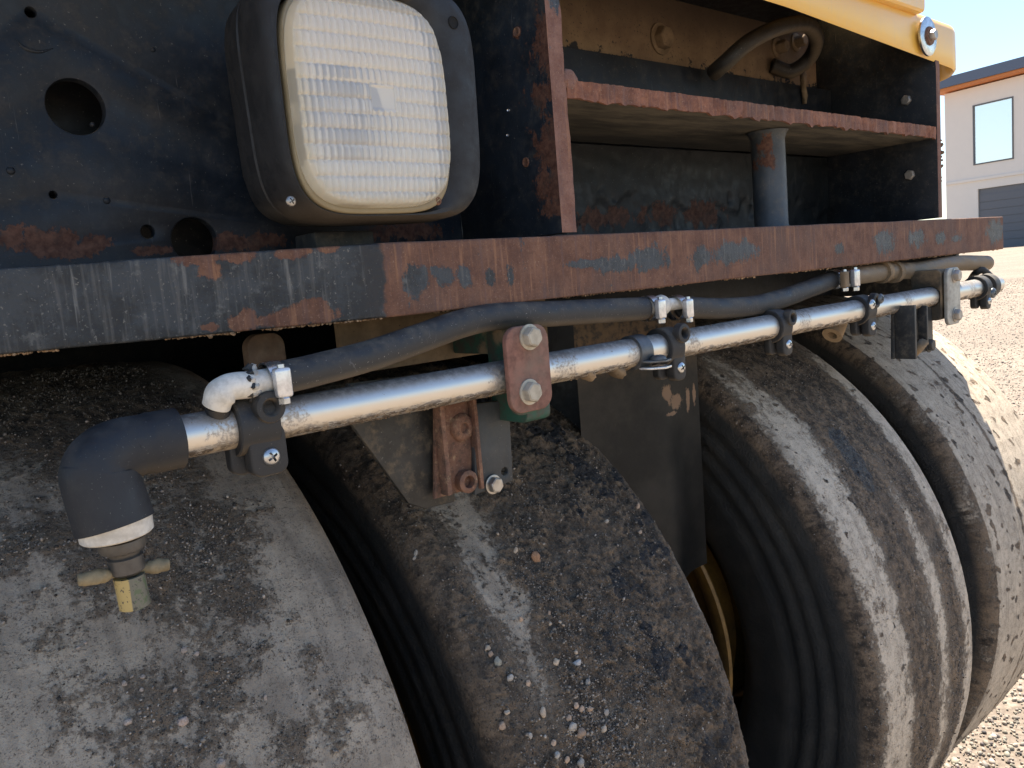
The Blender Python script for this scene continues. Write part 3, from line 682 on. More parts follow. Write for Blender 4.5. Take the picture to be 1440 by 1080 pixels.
def lens():
    NX, NZ, cols, rows = 300, 200, 25, 14; bm = bmesh.new(); g = []
    cx, cz, w, h = (LX0 + LX1) / 2 - .0005, (LZ0 + LZ1) / 2, (LX1 - LX0) / 2 - .0008, (LZ1 - LZ0) / 2 - .0012
    for i in range(NX + 1):
        u = i / NX * 2 - 1; col = []
        for j in range(NZ + 1):
            v = j / NZ * 2 - 1
            # square -> superellipse
            k = (abs(u) ** 4 + abs(v) ** 4) ** .25; mmx = max(abs(u), abs(v)); s_ = mmx / k if k > 1e-6 else 1
            s2 = 1 - (1 - s_) * mmx ** 1.2
            x, z = u * s2, v * s2
            bulge = (.0065 + .0065 * (1 - .55 * x * x - .45 * z * z)) * min(1, (1 - max(abs(u), abs(v))) * 30) ** .5
            zr = (z + 1) / 2 * rows; row = math.floor(zr); fz = zr - row
            xr = (x + 1) / 2 * cols + .08 * math.sin(row * 2.1); fx = xr - math.floor(xr)
            rib = .0015 * (1 - (2 * fx - 1) ** 2) + .0015 * (1 - abs(2 * fz - 1) ** 4)
            e = max(0, min(1, (1 - max(abs(u), abs(v))) * 14)); rib *= e
            if -.12 < x < .20 and -.10 < z < .14:
                dd = min(x + .12, .20 - x, z + .10, .14 - z); rib = .0022 if dd < .012 else .0014
            col.append(bm.verts.new((cx + x * w, -.005 - bulge - rib, cz + z * h)))
        g.append(col)
    for i in range(NX):
        for j in range(NZ): bm.faces.new((g[i][j], g[i + 1][j], g[i + 1][j + 1], g[i][j + 1]))
    return bm2me(bm)
gl = Mat('ribbed_glass'); gn = gl.noise(30, 6, .6)
gx = gl.sep(); gd = gl.op('ADD', gl.op('POWER', gl.op('ABSOLUTE', gl.op('DIVIDE', gl.op('SUBTRACT', gx[0], .362), .07)), 5), gl.op('POWER', gl.op('ABSOLUTE', gl.op('DIVIDE', gl.op('SUBTRACT', gx[2], .146), .082)), 5))
gl.set(Base_Color=gl.mix(gl.ramp(gl.op('ADD', gd, gl.op('MULTIPLY', gn, .3)), .35, 1.1), (1.0, .985, .945), (.90, .82, .64)), Roughness=gl.ramp(gn, .3, .7, .04, .10), IOR=1.42)
gl.put(gl.p.inputs['Transmission Weight'], .58)
link('lens', lens(), gl.m, lamp, 180)
rf = Mat('reflector_metal'); rn = rf.noise(12, 5, .6); rf.set(Base_Color=rf.mix(rf.ramp(rn, .3, .7), (.98, .94, .84), (.97, .88, .70)), Roughness=.5, Metallic=.3)
bm = bmesh.new(); lps = []
for k in range(14):
    t = k / 13; s_ = math.sqrt(1 - t * .97); y = .004 + .055 * t; cx, cz = (LX0 + LX1) / 2, (LZ0 + LZ1) / 2
    lps.append(se_loop(bm, y, cx - .0655 * s_, cx + .0655 * s_, cz - .078 * s_, cz + .078 * s_, 4.2 - 2.2 * t))
loft(lps, bm, False, True); link('reflector', bm2me(bm), rf.m, lamp, 60)
link('bulb', lathe(((LX0 + LX1) / 2, .058, (LZ0 + LZ1) / 2), (0, -1, 0), [(0, .012), (.012, .012), (.013, .006), (.034, .0055), (.037, 0)], 24), M_white, lamp, 60)
link('lamp_foot', box((.35, .09, .0395), (.41, .13, .056), .002), M_black_dusty, lamp, 30)

# ================================================================== WHEELS
RT = .54
def tyre_mesh(x0, x1, yc, zc, style, dense=.0024, seed=0):
    cx, hw = (x0 + x1) / 2, (x1 - x0) / 2
    # half profile from crown to bead: (offset fraction across, radius)
    pr = [(0, RT)]; crown = lambda f: RT - .006 * f * f
    nt_ = int((hw - .02) / dense)
    for i in range(1, nt_ + 1): f = i / nt_ * (hw - .022); pr.append((f, crown(f / hw)))
    r0 = crown(1)
    for i in range(1, 10): a = math.radians(80 * i / 9); pr.append((hw - .022 + .022 * math.sin(a), r0 - .022 * (1 - math.cos(a))))
    side = [(hw + .001, r0 - .030), (hw + .003, r0 - .040), (hw + .003, r0 - .052), (hw - .001, r0 - .055), (hw, r0 - .063), (hw + .003, r0 - .066), (hw + .003, r0 - .080), (hw - .001, r0 - .083), (hw - .001, r0 - .092), (hw + .002, r0 - .095), (hw, r0 - .108), (hw - .004, r0 - .111), (hw - .006, r0 - .126), (hw - .004, r0 - .129), (hw - .008, r0 - .145), (hw - .014, r0 - .160), (hw - .02, r0 - .18), (hw - .03, r0 - .205), (hw - .035, r0 - .215), (hw - .046, r0 - .226), (hw - .060, r0 - .240)]
    pr += side
    prof = [(-a, b) for a, b in pr[:0:-1]] + pr; prof = np.array(prof); npf = len(prof)
    tread = (prof[:, 1] > r0 - .024)
    th = np.concatenate([np.arange(-35, 128, math.degrees(dense / RT)), np.arange(128, 325, 3.)]); th = np.radians(th); na = len(th)
    T, U = np.meshgrid(th, prof[:, 0], indexing='ij'); Rr = np.broadcast_to(prof[:, 1], T.shape)
    dirv = np.stack([np.zeros_like(T), -np.sin(T), np.cos(T)], -1)
    P0 = np.stack([cx + U, yc - np.sin(T) * Rr, zc + np.cos(T) * Rr], -1).reshape(-1, 3)
    tr = np.broadcast_to(tread, T.shape).reshape(-1).astype(float); u = (U / hw).reshape(-1); Tf = T.reshape(-1)
    S = np.stack([U.reshape(-1), Tf * RT, np.full(len(u), seed * 3.7)], 1)      # unrolled tread coordinates, metres
    big = fbm(S, 9, 5, .6, seed); med = fbm(S * [1, .7, 1], 38, 5, .6, seed + 5); fine = fbm(S, 150, 4, .65, seed + 9)
    streak = fbm(S * [1, .28, 1], 26, 4, .6, seed + 2)
    mud, wet, pale, thick = style(u, Tf, big, med, fine, streak)
    mud = np.clip(mud, 0, 1); 
    disp = tr * (mud * thick * (.25 + .75 * sstep(np.abs(u), 1.0, .80)) * (.35 + .9 * np.clip(med + .35, 0, 1.2) + .75 * np.clip(fine, -.4, 1)) + .0004 * fine + .0003 * med)
    nrm = dirv.reshape(-1, 3); P1 = P0 + nrm * disp[:, None]
    # the side wall's outer ribs pick up a little unevenness
    idx = np.arange(na * npf).reshape(na, npf); nx = np.roll(idx, -1, 0)
    q = np.stack([idx[:, :-1], idx[:, 1:], nx[:, 1:], nx[:, :-1]], -1).reshape(-1, 4)
    me = bpy.data.meshes.new('tyre'); me.vertices.add(len(P1)); me.vertices.foreach_set('co', P1.ravel())
    me.loops.add(q.size); me.loops.foreach_set('vertex_index', q.ravel().astype(np.int32))
    me.polygons.add(len(q)); me.polygons.foreach_set('loop_start', np.arange(0, q.size, 4, dtype=np.int32)); me.update(calc_edges=True)
    me.polygons.foreach_set('use_smooth', [True] * len(q))
    scf = np.clip(.5 + fbm(S * [1, .05, 1], 110, 4, .6, seed + 21) * .9, 0, 1)
    for _n, _v in (('scuff', scf),):
        a = me.attributes.new(_n, 'FLOAT', 'POINT'); a.data.foreach_set('value', _v.astype(np.float32))
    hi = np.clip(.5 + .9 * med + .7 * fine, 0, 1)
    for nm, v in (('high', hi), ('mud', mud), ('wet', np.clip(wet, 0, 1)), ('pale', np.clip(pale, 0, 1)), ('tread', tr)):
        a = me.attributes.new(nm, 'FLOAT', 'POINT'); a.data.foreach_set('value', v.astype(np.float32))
    return me, P1, nrm, mud * tr, np.clip(wet, 0, 1), Tf, u
tym = Mat('dirty_tyre')
mud_, wet_, pale_, tread_ = (tym.attr(k) for k in ('mud', 'wet', 'pale', 'tread'))
n1 = tym.noise(60, 8, .7); n2 = tym.noise(260, 6, .72); n3 = tym.noise(900, 4, .7); n4 = tym.noise(22, 6, .6)
base = tym.mix(tym.ramp(n4, .3, .7), (.22, .18, .138), (.40, .33, .25)); base = tym.mix(tym.ramp(n2, .5, .75, 0, .55), base, (.05, .045, .042))
palec = tym.mix(tym.ramp(n1, .35, .7), (.62, .52, .40), (.44, .365, .28)); palec = tym.mix(tym.ramp(n2, .55, .75, 0, .5), palec, (.11, .10, .09))
c = tym.mix(pale_, base, palec); c = tym.mix(tym.ramp(tym.attr('scuff'), .50, .85, 0, .30), c, (.12, .10, .08)); c = tym.mix(tym.ramp(tym.attr('scuff'), .40, .15, 0, .25), c, (.48, .41, .33))
mudc = tym.mix(tym.ramp(n1, .38, .66), (.034, .026, .019), (.24, .17, .112)); mudc = tym.mix(tym.ramp(n3, .52, .7, 0, .8), mudc, (.16, .13, .105))
mudc = tym.mix(tym.ramp(n2, .58, .72, 0, .65), mudc, (.012, .011, .011))
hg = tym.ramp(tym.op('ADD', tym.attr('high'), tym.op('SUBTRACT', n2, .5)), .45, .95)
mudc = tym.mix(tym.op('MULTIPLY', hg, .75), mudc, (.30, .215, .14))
mk = tym.ramp(tym.op('ADD', mud_, tym.op('ADD', tym.op('MULTIPLY', tym.op('SUBTRACT', n1, .5), .9), tym.op('MULTIPLY', tym.op('SUBTRACT', n2, .5), 1.1))), .06, .74)
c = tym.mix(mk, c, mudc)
wk = tym.ramp(tym.op('ADD', wet_, tym.op('MULTIPLY', tym.op('SUBTRACT', n1, .5), .8)), .45, .6)
c = tym.mix(wk, c, (.024, .024, .027))
vc = tym.vor(520, out='Color'); vs3 = tym.n('SeparateColor'); tym.l(vc, vs3.inputs[0]); vd = tym.vor(520)
spk = tym.op('MULTIPLY', tym.ramp(vs3.outputs[0], .80, .84), tym.ramp(vd, .30, .42, 1, 0)); spk = tym.op('MULTIPLY', spk, tym.ramp(n1, .40, .55))
c = tym.mix(tym.op('MULTIPLY', spk, tym.ramp(mk, 0, 1, .35, .75)), c, tym.mix(vs3.outputs[1], (.36, .30, .24), (.12, .085, .06)))
spd = tym.op('MULTIPLY', tym.ramp(tym.noise(620, 3, .65), .56, .64), tym.ramp(n1, .36, .58, .25, 1)); c = tym.mix(tym.op('MULTIPLY', spd, .75), c, (.022, .019, .017))
sw = tym.mix(tym.ramp(n4, .35, .7), (.024, .025, .024), (.050, .047, .041)); sw = tym.mix(tym.ramp(n3, .6, .72, 0, .4), sw, (.1, .09, .08))
c = tym.mix(tread_, sw, c)
rg = tym.ramp(wk, 0, 1, .85, .33); rg = tym.mix(tread_, (.62,) * 3, rg)
tym.set(Base_Color=c, Roughness=rg, Normal=tym.bump(tym.op('ADD', tym.op('MULTIPLY', n2, tym.ramp(mk, 0, 1, .4, 2.2)), tym.op('ADD', tym.op('MULTIPLY', n3, .4), tym.op('MULTIPLY', spk, .5))), 1.0, .0022))

def st1(u, t, big, med, fine, streak):
    cen = np.exp(-((u - .12) / .50) ** 2)
    mud = -.20 + .60 * cen + 1.0 * big + .55 * med + .45 * fine + .75 * sstep(t, .60, .32) * sstep(u, .8, .5)
    return mud, 0 * u, .10 + .5 * big - .4 * sstep(t, .7, .4), .0028
def st2(u, t, big, med, fine, streak):
    left = np.exp(-((u + .60 + .25 * big + .1 * med) / .15) ** 2) * sstep(t, 1.30, .95) * sstep(med + fine, -.5, .25)
    mud = .78 + .7 * big + .55 * med + .3 * fine - left * 1.0 - .35 * np.exp(-((u - .95) / .10) ** 2)
    wet = sstep(big + .6 * med + .30 * np.exp(-((u - .3) / .5) ** 2), .34, .55) * .9
    return mud, wet, .15 + .5 * med - .2 * (u > 0), .0080
def st3(u, t, big, med, fine, streak):
    strip = np.maximum(np.exp(-((u + .66 + .07 * big + .04 * med) / .26) ** 4), np.exp(-((u - .86 + .07 * big + .03 * med) / .24) ** 4))
    tanb = np.exp(-((u - .20 + .1 * big) / .15) ** 2) * sstep(t, .9, 1.15)
    mud = .85 + .6 * big + .6 * med + .4 * fine - .9 * strip - .7 * tanb
    mud = mud + .9 * (u < -.93) + .6 * sstep(t, .75, .5)
    S = np.stack([u * .16, t * .54, u * 0], 1); spots = sstep(fbm(S, 60, 2, .4, 4), .45, .55)
    wet = .9 * np.exp(-((u + .12) / .16) ** 2) * np.exp(-((t - .95) / .14) ** 2) + .3 * med
    return mud + spots * strip * .8, wet, .30 + .75 * strip + .3 * med + .8 * tanb, .0022
def st4(u, t, big, med, fine, streak):
    S = np.stack([u * .17, t * .38, u * 0], 1); sp = sstep(fbm(S * [1, 1.42, 1], 48, 2, .4, 11), .30, .40)
    line = np.exp(-((u + .18 + .05 * big) / .03) ** 2) * .6
    mud = -.05 + .55 * big + .5 * med + .3 * fine + .85 * sp + line + .75 * (u < -.9) + .6 * sstep(t, .55, .4)
    return mud, 0 * u, .75 + .5 * med, .0012
gm_ = stone_mat('grit_stone')
WH = [(.004, .336, .463, -.597, st1, .0022), (.417, .753, .470, -.645, st2, .0022), (.975, 1.302, .436, -.617, st3, .0026), (1.425, 1.785, .451, -.618, st4, .003)]
wlab = ['grey and dark-muddied tyre behind the elbow', 'tyre thickly caked in dark mud and grit', 'tyre with two pale strips and a dark muddy middle', 'outermost pale dusty tyre with dark spots']
yr = simple('yellow_rim', (.36, .19, .04), .5, 0, .6, (.10, .075, .04))
tyre_bvh = {}
for k, (x0, x1, yc, zc, st, dn) in enumerate(WH):
    w = empty('wheel', ((x0 + x1) / 2, yc, zc), roller)
    me, Pv, Nv, mud, wet, Tf, uu = tyre_mesh(x0, x1, yc, zc, st, dn, k + 1)
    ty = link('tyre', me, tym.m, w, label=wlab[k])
    cx = (x0 + x1) / 2; hw = (x1 - x0) / 2
    rim = []
    for s_ in (-1, 1):
        rim += [(s_ * (hw - .05), .262), (s_ * (hw - .028), .272), (s_ * (hw - .012), .290), (s_ * (hw - .008), .304), (s_ * (hw - .014), .308), (s_ * (hw - .022), .300), (s_ * (hw - .036), .286)][::s_]
    pf = [(-(hw - .036), .286), (-(hw - .022), .294), (-(hw - .016), .301), (-(hw - .012), .298), (-(hw - .014), .290), (-(hw - .03), .262), (-(hw - .06), .245), (-.04, .235), (-.03, .10), (-.05, .09), (-.05, 0)]
    pf2 = [(-a, b) for a, b in pf]
    bm = bmesh.new(); lathe((cx, yc, zc), (1, 0, 0), pf, 72, bm); lathe((cx, yc, zc), (1, 0, 0), pf2, 72, bm)
    rm_ = link('rim', bm2me(bm), yr, w, 35)
    if k < 3:
        # grit pressed into the mud
        n_g = (22000, 24000, 8000)[k]
        ok = np.where((mud > .12) & (Tf > math.radians(5)) & (Tf < math.radians(118)))[0]
        pw = mud[ok] ** 2 * (1 - .85 * wet[ok]) * (.15 + np.clip(fbm(Pv[ok], 14, 3, .5, 31 + k) + .35, 0, 1.3) ** 2)
        pw = pw * (.12 + .88 * sstep(Tf[ok], .35, .75))
        if k == 1: pw *= .35 + 1.3 * np.exp(-((Tf[ok] - 1.15) / .35) ** 2) * np.exp(-((uu[ok] + .15) / .5) ** 2)
        ch = rng.choice(ok, n_g, p=pw / pw.sum())
        if k == 1:
            w2 = pw * 0 + np.exp(-((Tf[ok] - 1.28) / .22) ** 2) * np.exp(-((uu[ok] + .28 - .5 * (Tf[ok] - 1.28)) / .22) ** 2) * (.1 + np.clip(fbm(Pv[ok], 22, 3, .5, 77) + .2, 0, 1) ** 2)
            c2_ = rng.choice(ok, 1500, p=w2 / w2.sum()); s2_ = np.clip(rng.lognormal(math.log(.00125), .35, 1500), .0006, .0028)
            link('grit', grains(Pv[c2_] + Nv[c2_] * s2_[:, None] * .2, s2_, np.clip(rng.normal(.30, .12, (1500, 1)), .06, .6) * np.array([[1, .82, .64]])), gm_, w, kind='stuff')
        sz = np.clip(rng.lognormal(math.log(.00066), .42, n_g), .0003, .0022)
        tn = np.clip(rng.normal(.22, .12, (n_g, 1)), .03, .6) * np.array([[1, .86, .72]]); dark = rng.random(n_g) < .35; tn[dark] *= .3
        link('grit', grains(Pv[ch] + Nv[ch] * sz[:, None] * .25 + rng.normal(0, .0012, (n_g, 3)) * [1, .4, .4], sz, tn), gm_, w, kind='stuff')
        tyre_bvh[k] = BVHTree.FromPolygons([Vector(v) for v in Pv], [tuple(p.vertices) for p in me.polygons], epsilon=0)
# single pebbles one can point at
def pebble(px, py, w, h, col, k, label, group):
    d = ray(px, py).normalized(); hit = tyre_bvh[k].ray_cast(CAM, d)
    if hit[0] is None: return
    p, nn, _, dist = hit; r = w / 2 * dist / FOC; ar = h / w
    bm = bmesh.new(); bmesh.ops.create_icosphere(bm, subdivisions=3, radius=1); rs = random.uniform(0, 50)
    co = np.array([v.co[:] for v in bm.verts]); dd = fbm(co, .8, 3, off=rs) * .6
    ang = random.uniform(-.4, .4)
    for v, q in zip(bm.verts, dd):
        c_ = v.co * (1 + q); a, b = c_.x * r, c_.z * r * ar
        v.co = Vector((a * math.cos(ang) - b * math.sin(ang), c_.y * r * .7, a * math.sin(ang) + b * math.cos(ang)))
    me = bm2me(bm); at_ = me.attributes.new('tone', 'FLOAT_COLOR', 'POINT')
    at_.data.foreach_set('color', [c for _ in me.vertices for c in (*col, 1)])
    o = link('pebble', me, pebm, None, 180, label=label, cat='pebble', group=group); o.location = p - nn * r * .12
pebm = stone_mat('pebble_stone')
G2, G1 = 'pebbles stuck in the mud of the second tyre', 'pebbles lying on the leftmost tyre'
def L2(a, b):
    z = 'in the dense cluster low on the second tyre' if b > 975 and a > 735 else 'at the left edge, low on the second tyre' if b > 975 else 'midway up the left side of the second tyre' if a < 735 and b > 880 else 'high up on the left shoulder of the second tyre' if a < 600 else 'high up on the second tyre near its right shoulder' if a > 840 and b < 800 else 'in the middle of the second tyre'
    return 'small pale pebble ' + z
def L1(a, b):
    return 'small pale pebble on the leftmost tyre ' + ('close under the wing-handled valve' if b < 930 and a < 200 else 'right of the dark mud patch' if a > 300 else 'left of its largest pebble' if a < 205 else 'just above its largest pebble')
pebble(755, 787, 14, 21, (.36, .20, .11), 1, 'largest orange-brown oval pebble alone in the upper mud of the second tyre', G2)
pebble(700, 933, 11, 17, (.33, .31, .25), 1, 'flat grey-green pebble near the dark gap edge of the second tyre', G2)
pebble(782, 932, 10, 12, (.62, .48, .34), 1, 'bright cream and orange round pebble in the middle of the second tyre', G2)
pebble(811, 933, 14, 9, (.50, .48, .46), 1, 'whitish elongated pebble just beside the cream one on the second tyre', G2)
for a, b, w_, h_ in [(685, 912, 9, 9), (690, 920, 8, 8), (717, 953, 10, 9), (713, 1002, 9, 7), (706, 1021, 11, 12), (818, 1031, 14, 13), (805, 1022, 11, 12), (816, 1073, 11, 13), (763, 1002, 10, 13), (852, 1002, 8, 10), (829, 997, 9, 9), (818, 997, 8, 9), (810, 992, 8, 9), (772, 863, 6, 9), (733, 871, 6, 9), (773, 877, 6, 6), (900, 749, 6, 7), (897, 713, 7, 10), (853, 733, 7, 6), (742, 961, 8, 8), (800, 1010, 8, 8), (745, 1035, 7, 9), (783, 1062, 9, 8), (797, 1068, 8, 9), (778, 1045, 8, 8), (849, 1025, 9, 10), (826, 960, 8, 9), (585, 778, 6, 9), (583, 785, 6, 7), (725, 774, 7, 10)]:
    k_ = random.uniform(.7, 1.1); pebble(a, b, w_, h_, tuple(q * k_ for q in random.choice([(.5, .4, .3), (.42, .38, .33), (.48, .34, .24)])), 1, L2(a, b), G2)
pebble(257, 1015, 14, 12, (.42, .33, .28), 0, 'largest pinkish pebble on the leftmost tyre, below the valve', G1)
for a, b, w_, h_ in [(180, 1015, 10, 8), (258, 915, 9, 8), (277, 920, 6, 6), (373, 982, 5, 9), (310, 1073, 13, 11), (175, 962, 6, 8), (201, 952, 7, 6), (199, 970, 5, 5), (383, 1072, 5, 5), (246, 970, 6, 5), (120, 904, 4, 4), (110, 911, 5, 4)]:
    k_ = random.uniform(.7, 1.05); pebble(a, b, w_, h_, tuple(q * k_ for q in (.42, .35, .3)), 0, L1(a, b), G1)

# axle, frame and added light-blocking walls behind the wheels
link('axle_beam', box((.0, .40, -.70), (1.8, .53, -.55), .01), M_black, roller, 30)
link('frame_rail', box((.77, .30, -.62), (.95, .62, -.03), .01), M_black, roller, 30)
link('light_block_wall', box((-.35, .98, -.85), (1.80, 1.02, -.021), .004), M_black, roller, 30)  # unseen walls added to stop light leaking through between the tyres
link('light_block_wall', box((-.42, .24, -.60), (-.38, .98, -.021), .004), M_black, roller, 30)

# ================================================================== FLAP, BRACKETS, SPRAY BAR
# guard flap between the second and third wheels
fm = black_paint('flap_rubber', .35, (.014, .016, .017), rust=None)
tanp = [(tuple(P(a, b, .10)), (rx, .1, rz)) for a, b, rx, rz in [(955, 553, .010, .012), (968, 566, .014, .010), (985, 562, .004, .016), (993, 558, .003, .014), (1001, 552, .002, .012), (962, 583, .012, .003)]]
m = Mat('flap_sheet'); na_, nb_ = m.noise(12, 8, .65), m.noise(90, 7, .7)
c = m.mix(m.ramp(na_, .35, .7), (.014, .015, .015), (.055, .050, .043)); c = m.mix(m.ramp(nb_, .55, .8, 0, .5), c, (.07, .06, .045))
zt = m.sep()[2]; c = m.mix(m.op('MULTIPLY', m.ramp(zt, -.15, -.09), m.ramp(nb_, .35, .6)), c, (.20, .135, .075))
k = m.spots(tanp, .28, 130); c = m.mix(k, c, (.42, .29, .20)); m.set(Base_Color=c, Roughness=m.mix(k, (.5,) * 3, (.9,) * 3), Normal=m.bump(m.op('SUBTRACT', nb_, k), .5, .001))
bm = bmesh.new(); g = []
for i in range(25):
    s_ = i / 24; col = []
    for j in range(25):
        z = -.055 - (.375 * j / 24); px_ = .715 + .205 * s_; y = .115 - .022 * math.exp(-((s_ - .62) / .18) ** 2) * (j / 24) ** .7 + .03 * (1 - s_) + .012 * (j / 24)
        col.append(bm.verts.new((px_ + .012 * (j / 24), y, z - .004 * (1 - s_) * (j / 24))))
    g.append(col)
for i in range(24):
    for j in range(24): bm.faces.new((g[i][j], g[i + 1][j], g[i + 1][j + 1], g[i][j + 1]))
bmesh.ops.solidify(bm, geom=bm.faces[:], thickness=.006)
link('guard_flap', bm2me(bm), m.m, roller, 50, label='hanging black guard flap with a scraped tan patch')

# steelwork seen under the bumper
link('under_plate', fplate([(P(425, 0, .10).x, -.075), (.63, -.075), (.63, -.02), (P(425, 0, .10).x, -.02)], .10, .01), M_tan, roller, 30, label='tan dusty plate under the bumper')
pp = P(375, 490, .09)
link('lug', fplate(rrect(pp.x, -.055, .034, .055, .012), .09, .012, [(pp.x + .002, -.062, .006)]), simple('brown_lug', (.10, .06, .035), .8, 0, .5), roller, 30)

# spray pipe
A = P(244, 617, .006); B = P(1400, 400, -.022); A.z += .0; pd = (B - A).normalized(); PR = .0153
def onpipe(px):          # the point of the pipe's axis seen at this pixel column
    lo, hi = 0., 1.
    for _ in range(40):
        mid = (lo + hi) / 2; q = A + (B - A) * mid - CAM
        sx = 720 + FOC * q.dot(r_) / q.dot(f_)
        if sx < px: lo = mid
        else: hi = mid
    return A + (B - A) * lo
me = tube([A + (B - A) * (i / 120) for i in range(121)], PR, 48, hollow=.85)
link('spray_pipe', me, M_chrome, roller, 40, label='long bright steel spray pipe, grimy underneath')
# elbow sleeve
E0 = onpipe(250); ez = Vector((0, 0, -1)); mitre = P(150, 632, .012)
c0 = E0 - pd * .0; down = (P(165, 742, .002) - mitre).normalized()
ep = [E0 + pd * .0, E0 - pd * .012, E0 - pd * .025]
cen = E0 - pd * .028; 
corner = E0 - pd * .055; dn_end = P(162, 738, .0)
ep = [E0, E0 - pd * .012, E0 - pd * .028]
for i in range(1, 10):
    t = i / 10; a_ = E0 - pd * .025; b_ = corner; c_ = corner + (dn_end - corner) * .38
    ep.append((1 - t) ** 2 * a_ + 2 * t * (1 - t) * b_ + t * t * c_)
ep += [corner + (dn_end - corner) * .5, corner + (dn_end - corner) * .75, dn_end]
elb = link('elbow_sleeve', tube(spline(ep, 80), lambda t: float(np.interp(t, [0, .10, .101, .11, .45, 1], [.0212, .0212, .0205, .0205, .0222, .0248])), 40, hollow=.9), rubber_mat('elbow_rubber', (.014, .016, .020), .30, (.12, .11, .10), .3), roller, 40, label='black rubber elbow on the pipe end')
dd = (P(184, 845, .0) - dn_end).normalized()
rg_ = link('inner_ring', lathe(dn_end - dd * .004, dd, [(0, 0), (0, .0232), (.0105, .0226), (.0115, .0215), (.0115, 0)], 40), M_white, elb, 40, label='white plastic ring showing below the elbow')
# valve below the elbow
vm = simple('dirty_brass', (.30, .24, .12), .45, .6, .7, (.10, .08, .06)); vb = dn_end + dd * .0115 + Vector((.002, 0, 0))
va = link('drain_valve', lathe(vb - dd * .001, dd, [(0, 0), (0, .0145), (.004, .0152), (.007, .0140), (.0085, .0105), (.011, .0095), (.012, .0112), (.022, .0108), (.024, .0085), (.025, 0)], 28), simple('grubby_fitting', (.10, .095, .09), .4, .5, .5, (.16, .13, .09)), roller, 40, label='small drain valve with a wing handle')
hz = vb + dd * .0215; hx = (P(240, 794, 0) - P(122, 815, 0)).normalized()
bm = bmesh.new()
for s_, l_ in ((-1, .030), (1, .026)):
    pth = [hz + hx * s_ * q for q in (.004, .010, .014, .019, l_)]
    rr_ = [.0022, .0028, .0046, .0052, .0040]
    tube(spline(pth, 24), lambda t: float(np.interp(t, [0, .25, .5, .75, 1], rr_)), 14, bm=bm, wob=.12)
link('wing_handle', bm2me(bm), simple('grimy_handle', (.30, .24, .14), .7, 0, .5, (.14, .11, .07)), va, 180)
st_ = Mat('sticker_tube'); sx = st_.sep(st_.tc.outputs['Object'])[0]
xs0 = (vb + dd * .03).x
c = st_.mix(st_.ramp(sx, xs0 - .0035, xs0 - .0028, 1, 0), (.15, .145, .11), (.46, .34, .13)); nn_ = st_.noise(220, 5, .7)
c = st_.mix(st_.op('MULTIPLY', st_.ramp(nn_, .5, .58), st_.ramp(sx, xs0 - .002, xs0 - .001)), c, (.10, .13, .07)); c = st_.mix(st_.ramp(st_.noise(400, 4, .6), .58, .64), c, (.05, .05, .045))
st_.set(Base_Color=c, Roughness=.45)
link('valve_spout', lathe(vb + dd * .0245, dd, [(0, 0), (0, .0098), (.0215, .0098), (.022, .009), (.020, .0075), (.012, .0072), (.012, 0)], 30), st_.m, va, 40, label='spout with yellow and green paint')

FRONT = Vector((0, -1, 0)); UP = Vector((0, 0, 1))
def band(c, w, ro, mat, name, parent, ri=None):
    ri = ri or PR + .0002
    return link(name, lathe(c - pd * w / 2, pd, [(0, ri), (0, ro - .001), (.001, ro), (w - .001, ro), (w, ro - .001), (w, ri)], 40), mat, parent, 40)
def nozzle_clamp(px, w=.026, s=1.0, boss=True, label=None, lug=.030, bossoff=.012):
    c = onpipe(px); root = empty('pipe_clamp', c, roller, label=label)
    band(c, w, PR + .0058 * s, M_plastic, 'clamp_band', root)
    # front lug that hangs below the pipe, outline in (x, z)
    o = c + Vector((.004 * s, 0, 0)); lw = w * .95
    pts = rrect(o.x, o.z - lug * .62, lw, lug * 1.25, .008 * s)
    y0 = o.y - PR - .006 * s
    link('clamp_lug', fplate([(x, z) for x, z in pts], y0 + .004, .012 * s, (), .002, 2), M_plastic, root, 40)
    link('clamp_lug', fplate(rrect(o.x - .010 * s, o.z - lug * .55, lw * .9, lug * 1.25, .007 * s), y0 + .018, .010 * s, (), .002, 2), M_plastic, root, 40)
    crosshead(Vector((o.x + .001, y0 + .0042, o.z - lug * .78)), FRONT, .0062 * s, M_zinc, M_hole, root)
    if boss:
        b = Vector((o.x + .003, y0 + .006, o.z + bossoff * s)); 
        bo = link('clamp_boss', lathe(b, FRONT, [(0, .011 * s), (.006, .0108 * s), (.008, .010 * s), (.0085, .0065 * s), (.0065, .0050 * s), (0.0, .0048 * s), (0, 0)], 32), M_plastic, root, 40)
    return root, c
nozzle_clamp(352, .030, 1.08, label='black clamp next to the white hose elbow')

# white hose elbow, worm-drive clamp and the long hose
hose_pts = [P(392, 532, -.004), P(440, 521, -.004), P(520, 500, -.004), P(590, 476, -.002), P(650, 455, 0), P(700, 445, .002), P(780, 441, .004), P(850, 437, .004), P(905, 434, .004)]
link('hose', tube(spline(hose_pts, 120), .0125, 28, hollow=.7), M_hose, roller, 180, label='black hose sagging from the bumper to the white elbow')
link('hose', tube(spline([P(960, 432, .004), P(1010, 434, .002), P(1060, 430, .004), P(1105, 418, .01), P(1140, 405, .015), P(1175, 392, .02)], 90), .0125, 28, hollow=.7), M_hose, roller, 180, label='shorter black hose beyond the white joiner')
we = [P(380, 536, -.004), P(352, 541, -.008), P(330, 543, -.010), P(318, 547, -.010), P(309, 557, -.009), P(304, 571, -.006)]
link('spigot', tube([P(305, 568, -.004), P(307, 580, 0), P(309, 598, .006)], .0085, 20), M_plastic, roller, 40)
link('hose_elbow', tube(spline(we, 60), lambda t: .0098 + .0012 * math.exp(-((t - .75) / .12) ** 2), 28, hollow=.7), M_white, roller, 180, label='white plastic elbow into the pipe')
